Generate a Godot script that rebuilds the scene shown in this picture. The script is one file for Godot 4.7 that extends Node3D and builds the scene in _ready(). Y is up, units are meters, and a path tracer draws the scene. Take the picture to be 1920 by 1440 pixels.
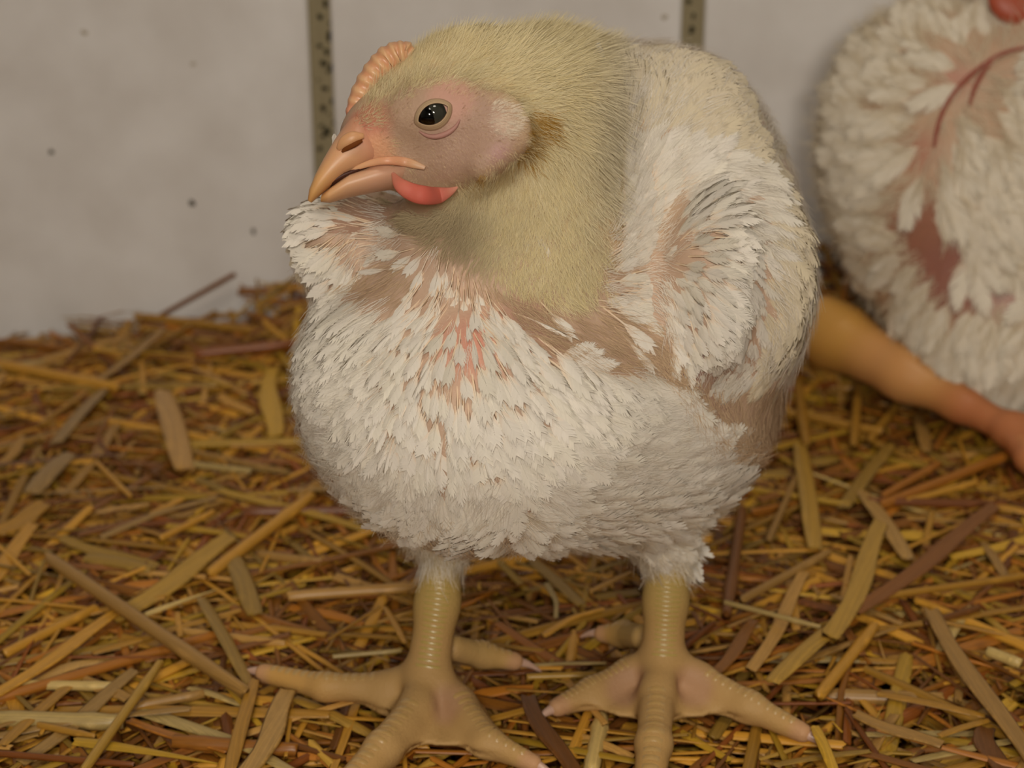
extends Node3D
# A young white broiler chicken standing on straw in front of a pale panelled wall, a second one sitting behind it.
# Units are metres, y is up. px / py arguments are positions in the 1920x1440 frame, d is a distance along the camera axis:
# at() and gnd() turn them into points of the world, which is how sizes and places were measured from the photograph.

const FPX := 3000.0
const PITCH := 20.0
const CAM := Vector3(0.0, 0.262, 0.437)
const WALL_Z := -0.372
const ADDED_LAMP := Vector3(0.05, 0.50, 1.12)  # where the added lamp behind the camera stands
var R := Basis(Vector3.RIGHT, deg_to_rad(-PITCH))
var RI := Basis(Vector3.RIGHT, deg_to_rad(PITCH))
var rng := RandomNumberGenerator.new()
var used := {}


func _ready() -> void:
	rng.seed = 7
	# ---------------------------------------------------------------- camera, environment, light
	var cam := Camera3D.new()
	cam.name = "camera"
	var at_: CameraAttributesPhysical = CameraAttributesPhysical.new()
	at_.frustum_focal_length = 50.0
	at_.frustum_focus_distance = 0.412
	at_.exposure_aperture = 12.0
	cam.attributes = at_
	add_child(cam)
	cam.keep_aspect = Camera3D.KEEP_HEIGHT
	cam.fov = rad_to_deg(2.0 * atan(720.0 / FPX))
	cam.near = 0.02
	cam.far = 20.0
	cam.transform = Transform3D(R, CAM)
	cam.current = true

	var env := Environment.new()
	env.background_mode = Environment.BG_COLOR
	env.background_color = Color(0.30, 0.27, 0.23)
	env.tonemap_mode = Environment.TONE_MAPPER_LINEAR
	env.tonemap_exposure = 0.90
	env.sdfgi_enabled = true
	env.ssao_enabled = true
	env.ssil_enabled = true
	var we := WorldEnvironment.new()
	we.name = "environment"
	we.environment = env
	add_child(we)

	# the camera's own flash, a little above the lens
	var flash := OmniLight3D.new()
	flash.name = "camera_flash"
	flash.light_color = Color(1.0, 0.96, 0.90)
	flash.light_energy = 0.055
	flash.light_size = 0.03
	flash.omni_range = 6.0
	flash.omni_attenuation = 2.0
	flash.shadow_enabled = true
	flash.position = CAM + R * Vector3(-0.025, 0.075, 0.0)
	add_child(flash)

	# an added fill lamp behind the camera (its housing is built with the room)
	var added_light := AreaLight3D.new()
	added_light.name = "added_lamp_light"
	added_light.area_size = Vector2(0.20, 0.15)
	added_light.light_color = Color(1.0, 0.955, 0.89)
	added_light.light_energy = 0.55
	added_light.area_range = 8.0
	added_light.shadow_enabled = true
	added_light.look_at_from_position(ADDED_LAMP, Vector3(0.03, 0.08, 0.0))
	added_light.position += (Vector3(0.03, 0.08, 0.0) - ADDED_LAMP).normalized() * 0.02
	add_child(added_light)

	build_room()
	build_litter()
	build_chicken()
	build_sitting_chicken()
	build_straws()


# ==================================================================== places
func cs(px: float, py: float, d: float) -> Vector3:   # in the camera's axes
	return Vector3((px - 960.0) / FPX * d, (720.0 - py) / FPX * d, -d)


func at(px: float, py: float, d: float) -> Vector3:
	return CAM + R * cs(px, py, d)


func gd(py: float, h: float) -> float:
	return (CAM.y - h) / (sin(deg_to_rad(PITCH)) + (py - 720.0) / FPX * cos(deg_to_rad(PITCH)))


func gnd(px: float, py: float, h: float) -> Vector3:   # where that sight line meets the height h
	return at(px, py, gd(py, h))


func gc(px: float, py: float, h: float) -> Vector3:
	return cs(px, py, gd(py, h))


func pixq(q: Vector3) -> Vector2:
	return Vector2(960.0 - q.x / q.z * FPX, 720.0 + q.y / q.z * FPX)


func pix(w: Vector3) -> Vector2:
	return pixq(RI * (w - CAM))


func rise(x: float, z: float) -> float:   # the straw is heaped up along the wall
	return 0.055 * smoothstep(-0.27, 0.13, x) * (1.0 - smoothstep(0.135, 0.175, x)) * smoothstep(-0.25, -0.355, z)


func lin(r: float, g: float, b: float) -> Color:
	return Color(r / 255.0, g / 255.0, b / 255.0).srgb_to_linear()


func rf(a: float, b: float) -> float:
	return rng.randf_range(a, b)


# ==================================================================== nodes, materials, meshes
func numbered(called: String) -> String:
	var n: int = used.get(called, -1) + 1
	used[called] = n
	return called if n == 0 else "%s_%03d" % [called, n]


func thing(called: String, label: String, category: String, where: Vector3, group := "") -> Node3D:
	var o := Node3D.new()
	o.name = numbered(called)
	add_child(o, true)
	o.position = where
	tag(o, label, category, group)
	return o


func tag(o: Node, label: String, category: String, group := "") -> void:
	if label:
		o.set_meta("label", label)
	if category:
		o.set_meta("category", category)
	if group:
		o.set_meta("group", group)


func put(called: String, m: Mesh, mat: Material, parent: Node = self, label := "") -> MeshInstance3D:
	var o := MeshInstance3D.new()
	o.name = numbered(called) if parent == self else called
	o.mesh = m
	o.material_override = mat
	parent.add_child(o, true)
	if label:
		o.set_meta("label", label)
	return o


func struct(called: String, m: Mesh, mat: Material, parent: Node = self) -> MeshInstance3D:
	var o := put(called, m, mat, parent)
	if parent == self:
		o.set_meta("kind", "structure")
	return o


func skin_mat(rough: float, spec := 0.5, sss := 0.0) -> StandardMaterial3D:
	var m := StandardMaterial3D.new()
	m.vertex_color_use_as_albedo = true
	m.roughness = rough
	m.metallic_specular = spec
	if sss >= 0.08:
		m.subsurf_scatter_enabled = true
		m.subsurf_scatter_strength = sss
	return m


func flat_mat(c: Color, rough: float, spec := 0.5) -> StandardMaterial3D:
	var m := StandardMaterial3D.new()
	m.albedo_color = c
	m.roughness = rough
	m.metallic_specular = spec
	return m


class Buf:
	var v := PackedVector3Array()
	var n := PackedVector3Array()
	var c := PackedColorArray()
	var uv := PackedVector2Array()
	var i := PackedInt32Array()

	func tri(a: int, b: int, e: int) -> void:
		i.append(a); i.append(b); i.append(e)

	func quad(a: int, b: int, e: int, f: int) -> void:
		i.append(a); i.append(b); i.append(e)
		i.append(a); i.append(e); i.append(f)

	func smooth() -> void:   # normals from the faces, turned away from the middle
		n.resize(v.size())
		n.fill(Vector3.ZERO)
		var mid := Vector3.ZERO
		for p in v:
			mid += p
		mid /= maxf(1.0, v.size())
		for t in range(0, i.size(), 3):
			var f := (v[i[t + 1]] - v[i[t]]).cross(v[i[t + 2]] - v[i[t]])
			n[i[t]] += f
			n[i[t + 1]] += f
			n[i[t + 2]] += f
		var out := 0.0
		for k in v.size():
			out += n[k].dot(v[k] - mid)
		for k in v.size():
			n[k] = n[k].normalized() * (1.0 if out > 0.0 else -1.0)

	func face_out() -> void:
		if n.size() != v.size():
			smooth()
		for t in range(0, i.size(), 3):   # front faces run clockwise
			var f := (v[i[t + 1]] - v[i[t]]).cross(v[i[t + 2]] - v[i[t]])
			if f.dot(n[i[t]] + n[i[t + 1]] + n[i[t + 2]]) > 0.0:
				var s := i[t + 1]
				i[t + 1] = i[t + 2]
				i[t + 2] = s

	func mesh(checked := false) -> ArrayMesh:
		if not checked:
			face_out()
		var a := []
		a.resize(Mesh.ARRAY_MAX)
		a[Mesh.ARRAY_VERTEX] = v
		a[Mesh.ARRAY_NORMAL] = n
		a[Mesh.ARRAY_INDEX] = i
		if c.size() == v.size():
			a[Mesh.ARRAY_COLOR] = c
		if uv.size() == v.size():
			a[Mesh.ARRAY_TEX_UV] = uv
		var m := ArrayMesh.new()
		m.add_surface_from_arrays(Mesh.PRIMITIVE_TRIANGLES, a)
		return m


func rings(b: Buf, rows: Array, cols: Array, closed := true) -> void:   # rows of points, each a closed ring; ends capped
	var n: int = rows[0].size()
	var base := b.v.size()
	for r in rows.size():
		for k in n:
			b.v.append(rows[r][k])
			b.c.append(cols[r])
	for r in rows.size() - 1:
		for k in n:
			var k2 := (k + 1) % n
			b.quad(base + r * n + k, base + r * n + k2, base + (r + 1) * n + k2, base + (r + 1) * n + k)
	if closed:
		for e in [0, rows.size() - 1]:
			var mid := Vector3.ZERO
			for k in n:
				mid += rows[e][k]
			var at_end := b.v.size()
			b.v.append(mid / n)
			b.c.append(cols[e])
			for k in n:
				var k2 := (k + 1) % n
				if e == 0:
					b.tri(at_end, base + k2, base + k)
				else:
					b.tri(at_end, base + e * n + k, base + e * n + k2)


func bevel_box(b: Buf, lo: Vector3, hi: Vector3, r: float, col := Color.WHITE) -> void:   # a box whose edges are chamfered
	var c := (lo + hi) / 2.0
	var h := (hi - lo) / 2.0
	for axis in 3:
		for s: float in [-1.0, 1.0]:
			var nn := Vector3.ZERO
			nn[axis] = s
			var a1 := (axis + 1) % 3
			var a2 := (axis + 2) % 3
			var k := b.v.size()
			for e in [[-1, -1], [1, -1], [1, 1], [-1, 1]]:
				var p := Vector3.ZERO
				p[axis] = s * h[axis]
				p[a1] = e[0] * (h[a1] - r)
				p[a2] = e[1] * (h[a2] - r)
				b.v.append(c + p); b.n.append(nn); b.c.append(col)
			b.quad(k, k + 1, k + 2, k + 3)
	for a0 in 3:   # chamfers along each axis
		var a1 := (a0 + 1) % 3
		var a2 := (a0 + 2) % 3
		for s1: float in [-1.0, 1.0]:
			for s2: float in [-1.0, 1.0]:
				var nn := Vector3.ZERO
				nn[a1] = s1
				nn[a2] = s2
				nn = nn.normalized()
				var k := b.v.size()
				for e in [[-1, 0], [1, 0], [1, 1], [-1, 1]]:
					var p := Vector3.ZERO
					p[a0] = e[0] * (h[a0] - r)
					p[a1] = s1 * (h[a1] - (r if e[1] == 0 else 0.0))
					p[a2] = s2 * (h[a2] - (0.0 if e[1] == 0 else r))
					b.v.append(c + p); b.n.append(nn); b.c.append(col)
				b.quad(k, k + 1, k + 2, k + 3)


func box(lo: Vector3, hi: Vector3, r := 0.002) -> ArrayMesh:
	var b := Buf.new()
	bevel_box(b, lo, hi, r)
	return b.mesh()


# ==================================================================== the room
func build_room() -> void:
	var wall_noise := FastNoiseLite.new()
	wall_noise.seed = 3
	wall_noise.frequency = 0.012
	wall_noise.fractal_octaves = 4
	var ramp := Gradient.new()
	ramp.colors = PackedColorArray([Color(0.93, 0.92, 0.91), Color(1, 1, 1)])
	var nt := NoiseTexture2D.new()
	nt.width = 256; nt.height = 256; nt.seamless = true
	nt.noise = wall_noise
	nt.color_ramp = ramp
	var panel := flat_mat(Color(0.915, 0.905, 0.90), 0.55, 0.4)
	panel.albedo_texture = nt
	panel.uv1_triplanar = true
	panel.uv1_world_triplanar = true
	panel.uv1_scale = Vector3(5, 5, 5)
	var plaster := flat_mat(Color(0.75, 0.74, 0.72), 0.85)
	plaster.albedo_texture = nt
	plaster.uv1_triplanar = true
	plaster.uv1_world_triplanar = true

	var grout := flat_mat(Color(0.61, 0.57, 0.46), 0.85, 0.2)
	grout.albedo_texture = nt
	grout.uv1_triplanar = true
	grout.uv1_world_triplanar = true
	grout.uv1_scale = Vector3(60, 60, 60)
	struct("wall_back", box(Vector3(-1.5, -0.06, WALL_Z - 0.12), Vector3(1.5, 2.3, WALL_Z - 0.006), 0.003), plaster)
	var wall: Node3D = get_node("wall_back")
	# wall boards between two sealed joints
	var dw := 0.828
	var j1a := (592.0 - 960.0) / FPX * dw
	var j1b := (633.0 - 960.0) / FPX * dw
	var j2a := (1266.0 - 960.0) / FPX * dw
	var j2b := (1307.0 - 960.0) / FPX * dw
	for x in [[j1a - 0.19, j1a], [j1b, j2a], [j2b, j2b + 0.178]]:
		put("wall_panel", box(Vector3(x[0], -0.05, WALL_Z - 0.008), Vector3(x[1], 1.2, WALL_Z), 0.0012), panel, wall)
	for x in [-1.49, -1.28, -1.07, -0.86, -0.65, -0.44, 0.29, 0.5, 0.71, 0.92, 1.13]:
		put("wall_panel", box(Vector3(x if x > 0 else x - 0.04, -0.05, WALL_Z - 0.008), Vector3((x if x > 0 else x - 0.04) + 0.19, 1.2, WALL_Z), 0.0012), panel, wall)
	var n := 1
	var speck := flat_mat(Color(0.11, 0.11, 0.06), 0.8, 0.2)
	var spots := {
		1: [[610, 7, 5, 8], [600, 32, 5, 7], [617, 68, 5, 11], [599, 86, 5, 5], [612, 97, 6, 6], [607, 119, 7, 7], [621, 127, 5, 8], [615, 134, 4, 4], [609, 166, 7, 5], [622, 190, 4, 5],
			[606, 203, 5, 8], [616, 214, 3, 3], [602, 236, 4, 5], [613, 246, 7, 9], [606, 255, 5, 5], [600, 279, 5, 6], [618, 44, 3, 3], [597, 150, 2, 3], [625, 230, 3, 4]],
		2: [[1297, 56, 6, 8], [1293, 89, 6, 6], [1288, 94, 5, 4], [1291, 3, 6, 5], [1300, 30, 4, 6], [1273, 40, 3, 3]]}
	for x in [[j1a, j1b], [j2a, j2b]]:
		var s := struct("trim_%d" % n, box(Vector3(x[0] - 0.0002, -0.05, WALL_Z - 0.0075), Vector3(x[1] + 0.0002, 1.2, WALL_Z - 0.0018), 0.0008), grout)
		for e in spots[n]:
			put("speck", blob(on_wall(e[0], e[1], WALL_Z - 0.0019), Vector3(e[2] * 0.000275, e[3] * 0.000275, 0.0004)), speck, s)
		n += 1
	var dirt := flat_mat(Color(0.25, 0.22, 0.16), 0.8, 0.2)
	var faint := flat_mat(Color(0.72, 0.68, 0.61), 0.8, 0.2)
	for e in [[360, 381, 6, 8, 0], [475, 434, 5, 6, 0], [96, 285, 5, 6, 0], [158, 61, 7, 5, 1], [362, 120, 5, 4, 1], [1246, 32, 7, 5, 1]]:
		put("dirt_speck", blob(on_wall(e[0], e[1], WALL_Z), Vector3(e[2] * 0.00025, e[3] * 0.00025, 0.0003)), dirt if e[4] == 0 else faint, wall)
	# the rest of the pen, behind and around the camera
	struct("wall_left", box(Vector3(-1.6, -0.06, WALL_Z - 0.12), Vector3(-1.5, 2.3, 2.1)), plaster)
	struct("wall_right", box(Vector3(1.5, -0.06, WALL_Z - 0.12), Vector3(1.6, 2.3, 2.1)), plaster)
	struct("wall_front", box(Vector3(-1.6, -0.06, 2.1), Vector3(1.6, 2.3, 2.2)), plaster)
	struct("ceiling", box(Vector3(-1.6, 2.3, WALL_Z - 0.12), Vector3(1.6, 2.4, 2.2)), plaster)
	struct("floor", box(Vector3(-1.6, -0.12, WALL_Z - 0.12), Vector3(1.6, -0.03, 2.2)), flat_mat(Color(0.33, 0.30, 0.27), 0.9))
	build_added_lamp()
	var lamp := thing("unseen_ceiling_lamp", "unseen flat square lamp on the ceiling above the pen", "lamp", Vector3(0.1, 2.3, 0.7))  # out of view, placed to light the pen from above
	put("housing", box(Vector3(-0.32, -0.05, -0.32), Vector3(0.32, 0, 0.32), 0.006), flat_mat(Color(0.8, 0.8, 0.8), 0.5), lamp)
	var glow := flat_mat(Color(0.9, 0.88, 0.8), 0.4)
	glow.emission_enabled = true
	glow.emission = Color(1.0, 0.95, 0.87)
	glow.emission_energy_multiplier = 1.2
	put("diffuser", box(Vector3(-0.29, -0.058, -0.29), Vector3(0.29, -0.05, 0.29), 0.003), glow, lamp)
	var al := AreaLight3D.new()  # light from the unseen lamp overhead
	al.name = "unseen_lamp_light"
	al.area_size = Vector2(0.58, 0.58)
	al.light_color = Color(1.0, 0.95, 0.87)
	al.light_energy = 1.0
	al.area_range = 8.0
	al.shadow_enabled = true
	al.rotation_degrees = Vector3(-90, 0, 0)
	al.position = Vector3(0.1, 2.23, 0.7)
	add_child(al)


func build_added_lamp() -> void:  # added lamp, out of view, there to brighten the birds and the wall
	var t := thing("added_lamp", "added square floodlight on a black stand behind the camera", "lamp", Vector3(ADDED_LAMP.x, 0.0, ADDED_LAMP.z))
	var metal := flat_mat(Color(0.12, 0.12, 0.12), 0.5)
	put("base", box(Vector3(-0.13, -0.03, -0.10), Vector3(0.13, -0.005, 0.16), 0.006), metal, t)
	put("pole", box(Vector3(-0.012, -0.01, 0.045), Vector3(0.012, ADDED_LAMP.y + 0.02, 0.069), 0.004), metal, t)
	var head := put("housing", box(Vector3(-0.12, -0.095, 0.004), Vector3(0.12, 0.095, 0.06), 0.008), metal, t)
	var face := Basis.looking_at(Vector3(0.03, 0.08, 0.0) - ADDED_LAMP)
	head.transform = Transform3D(face, Vector3(0, ADDED_LAMP.y, 0))
	var lit := flat_mat(Color(0.9, 0.9, 0.86), 0.4)
	lit.emission_enabled = true
	lit.emission = Color(1.0, 0.955, 0.89)
	lit.emission_energy_multiplier = 1.0
	var glass := put("added_lamp_glass", box(Vector3(-0.10, -0.075, -0.003), Vector3(0.10, 0.075, 0.004), 0.002), lit, t)
	glass.transform = Transform3D(face, Vector3(0, ADDED_LAMP.y, 0))


func on_wall(px: float, py: float, z: float) -> Vector3:
	var dir := R * cs(px, py, 1.0)
	return CAM + dir * ((z - CAM.z) / dir.z)


func blob(c: Vector3, r: Vector3) -> ArrayMesh:
	var b := Buf.new()
	var rows := []
	var cols := []
	for j in 5:
		var ph := PI * (j + 0.5) / 5.0
		var row := []
		for k in 9:
			var th := TAU * k / 9.0
			var w := 1.0 + 0.18 * sin(th * 2.0 + c.x * 900.0) + 0.12 * sin(th * 3.0 + c.y * 700.0)
			row.append(c + Vector3(r.x * sin(ph) * cos(th) * w, r.y * sin(ph) * sin(th) * w, r.z * cos(ph)))
		rows.append(row)
		cols.append(Color.WHITE)
	rings(b, rows, cols)
	return b.mesh()


# ==================================================================== straw
var straw_meshes := []
var straw_mats := []
const STRAW_COLOURS := [["pale cream", 208, 178, 112], ["golden", 200, 146, 54], ["amber", 170, 108, 38], ["tan", 192, 146, 78], ["olive gold", 182, 142, 60],
	["brown", 134, 84, 38], ["reddish brown", 142, 80, 30], ["bright yellow", 208, 162, 50], ["buff", 182, 142, 80], ["dark brown", 86, 56, 26]]


func straw_buf(kind: int, segs := 8, nn := 10) -> Buf:   # one metre long, wide and thick; scaled when it is laid down
	var b := Buf.new()
	var rows := []
	var cols := []
	for s in segs + 1:
		var t := float(s) / segs
		var x := t - 0.5
		var w := 1.0
		var lift := 0.0
		var side := 0.0
		if kind == 0:      # round stalk with a knot
			w = 1.0 + (0.22 if s == 6 and segs == 8 else 0.0) - 0.06 * t
		elif kind == 1:    # flat blade
			w = 0.82 + 0.18 * sin(PI * (0.12 + 0.8 * t))
			lift = 0.5 * sin(PI * t)
		elif kind == 2:    # split stalk, hollow side up
			w = 1.0 - 0.12 * sin(t * 9.0)
			side = 0.25 * sin(t * 5.0)
		elif kind == 3:    # bent blade
			w = 0.85 + 0.15 * cos(t * 4.0)
			side = 1.6 * absf(t - 0.55) - 0.4
		else:              # pointed sliver
			w = clampf(1.15 * (1.0 - t) + 0.12, 0.1, 1.0)
			side = 0.5 * t * t
		if s == 0 or s == segs:
			w *= 0.86
		var row := []
		for k in nn:
			var th := TAU * k / nn
			var y := sin(th) * 0.5
			var z := cos(th) * 0.5
			if kind == 1 or kind == 3 or kind == 4:
				y = y * 0.6 - z * z * 1.1 + 0.2
			if kind == 2 and y > 0.0:
				y = y * 0.2 + 0.9 * z * z
			var ragged := (0.012 * sin(k * 2.4 + kind) if s == 0 or s == segs else 0.0)
			row.append(Vector3(x + ragged, y * (0.7 + 0.3 * w) + lift, z * w + side))
		rows.append(row)
		cols.append(Color.WHITE)
	rings(b, rows, cols)
	for k in b.v.size():
		b.uv.append(Vector2(b.v[k].x, b.v[k].z * 0.5 + b.v[k].y * 0.23))
	b.c = PackedColorArray()
	b.smooth()
	return b


func grain_texture() -> ImageTexture:
	var im := Image.create(256, 128, false, Image.FORMAT_RGB8)
	var g := RandomNumberGenerator.new()
	g.seed = 5
	var no := FastNoiseLite.new()
	no.seed = 9
	no.frequency = 0.02
	for y in 128:
		var streak := g.randf_range(0.80, 1.0)
		for x in 256:
			var v := streak + 0.05 * no.get_noise_2d(x * 0.6, y * 9.0) + 0.05 * no.get_noise_2d(x * 1.5, y * 3.0 + 400.0)
			im.set_pixel(x, y, Color(clampf(v, 0, 1), clampf(v * (0.985 + 0.015 * v), 0, 1), clampf(v * (0.93 + 0.05 * v), 0, 1)))
	return ImageTexture.create_from_image(im)


func straw_xf(a: Vector3, b: Vector3, width: float, thick: float, roll: float, bed := true) -> Transform3D:
	var x := b - a
	var l := x.length()
	x /= l
	var z := x.cross(Vector3.UP).normalized()
	var y := z.cross(x).normalized()
	var bs := Basis(x, y, z).rotated(x, roll)
	return Transform3D(Basis(bs.x * l, bs.y * thick, bs.z * width), (a + b) / 2.0)


func build_litter() -> void:
	var grain := grain_texture()
	for k in 5:
		straw_meshes.append(straw_buf(k).mesh())
	for c in STRAW_COLOURS:
		for shade: float in [1.0, 0.86]:
			var m := flat_mat(Color(minf(c[1] / 240.0 * shade, 0.95), c[2] / 240.0 * shade, c[3] / 240.0 * shade), 0.38, 0.5)
			m.albedo_texture = grain
			straw_mats.append(m)
	# the crumbly bed under the straw
	var b := Buf.new()
	var nx := 150
	var nz := 110
	var no := FastNoiseLite.new()
	no.seed = 2
	no.frequency = 45.0
	no.fractal_octaves = 3
	for j in nz + 1:
		for i in nx + 1:
			var x := -0.75 + 1.5 * i / nx
			var z := WALL_Z + 0.95 * j / nz
			var h := -0.013 + rise(x, z) + 0.006 * no.get_noise_2d(x, z)
			b.v.append(Vector3(x, h, z))
			var v := 0.5 + 0.5 * no.get_noise_2d(x * 2.5, z * 2.5 + 7.0)
			b.c.append(lin(58, 36, 18).lerp(lin(120, 84, 44), v))
	for j in nz:
		for i in nx:
			var k := j * (nx + 1) + i
			b.quad(k, k + 1, k + nx + 2, k + nx + 1)
	b.n.resize(b.v.size())
	b.n.fill(Vector3.UP)
	var bed := put("litter_bed", b.mesh(), skin_mat(0.9, 0.2))
	bed.set_meta("kind", "stuff")
	tag(bed, "dark crumbly brown litter showing between the straw", "litter")
	# the straw too small, too deep or too dense to count
	var forms := [[straw_buf(4, 2, 5), straw_buf(2, 2, 5)], [straw_buf(0, 4, 7), straw_buf(1, 4, 7), straw_buf(2, 4, 7), straw_buf(3, 4, 7)]]
	var side := 0.16
	var spots := []
	var z := WALL_Z + side / 2 + 0.003
	while z < 0.24:
		var reach := 0.17 + (CAM.z - z) * 0.40
		var x := -reach
		while x < reach:
			spots.append(Vector2(x, z))
			x += 0.10
		z += 0.10
	for i in 2:
		var heap := Buf.new()
		for k in [300, 420][i]:
			var l := rf(0.006, 0.020) if i == 0 else rf(0.030, 0.090)
			var w := rf(0.0008, 0.0022) if i == 0 else rf(0.0014, 0.0046)
			var ang := rf(0, PI)
			var dirv := Vector3(cos(ang), rf(-0.10, 0.10), sin(ang))
			var free := Vector2(side - absf(dirv.x) * l, side - absf(dirv.z) * l) / 2
			var p := Vector3(rf(-free.x, free.x), rf(-0.012, 0.001), rf(-free.y, free.y))
			var xf := straw_xf(p - dirv * l / 2, p + dirv * l / 2, w, w * rf(0.25, 0.6), rf(-0.6, 0.6))
			var form: Buf = forms[i][rng.randi() % forms[i].size()]
			var c: Array = STRAW_COLOURS[[1, 2, 1, 4, 5, 1, 6, 2, 3, 5, 7][rng.randi() % 11]]
			var v := rf(0.8, 1.2)
			var tint := lin(c[1] * v, c[2] * v, c[3] * v)
			var first := heap.v.size()
			heap.v.append_array(xf * form.v)
			heap.uv.append_array(form.uv)
			var turn := xf.basis.inverse().transposed()
			for q in form.n:
				heap.n.append((turn * q).normalized())
				heap.c.append(tint)
			for q in form.i:
				heap.i.append(q + first)
		var mm := MultiMesh.new()
		mm.transform_format = MultiMesh.TRANSFORM_3D
		mm.mesh = heap.mesh()
		mm.instance_count = spots.size()
		for k in spots.size():
			var p: Vector2 = spots[k]
			var edge := p.y < WALL_Z + side
			if not edge:
				p += Vector2(rf(-0.02, 0.02), rf(-0.02, 0.02))
			var up := Vector3(rise(p.x - 0.02, p.y) - rise(p.x + 0.02, p.y), 0.04, rise(p.x, p.y - 0.02) - rise(p.x, p.y + 0.02)).normalized()
			var ang := (rng.randi() % 4) * PI / 2 if edge else rf(0, TAU)
			var bs := Basis(Quaternion(Vector3.UP, up)) * Basis(Vector3.UP, ang)
			mm.set_instance_transform(k, Transform3D(bs, Vector3(p.x, rise(p.x, p.y), p.y)))
		var o := MultiMeshInstance3D.new()
		o.name = ["chaff", "straw_litter"][i]
		o.multimesh = mm
		var sm := skin_mat(0.42, 0.45)
		sm.albedo_texture = grain
		o.material_override = sm
		add_child(o, true)
		o.set_meta("kind", "stuff")
		tag(o, ["fine chaff and broken straw bits strewn over the floor", "matted golden brown straw packed beneath the loose stalks"][i], "straw")


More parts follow.
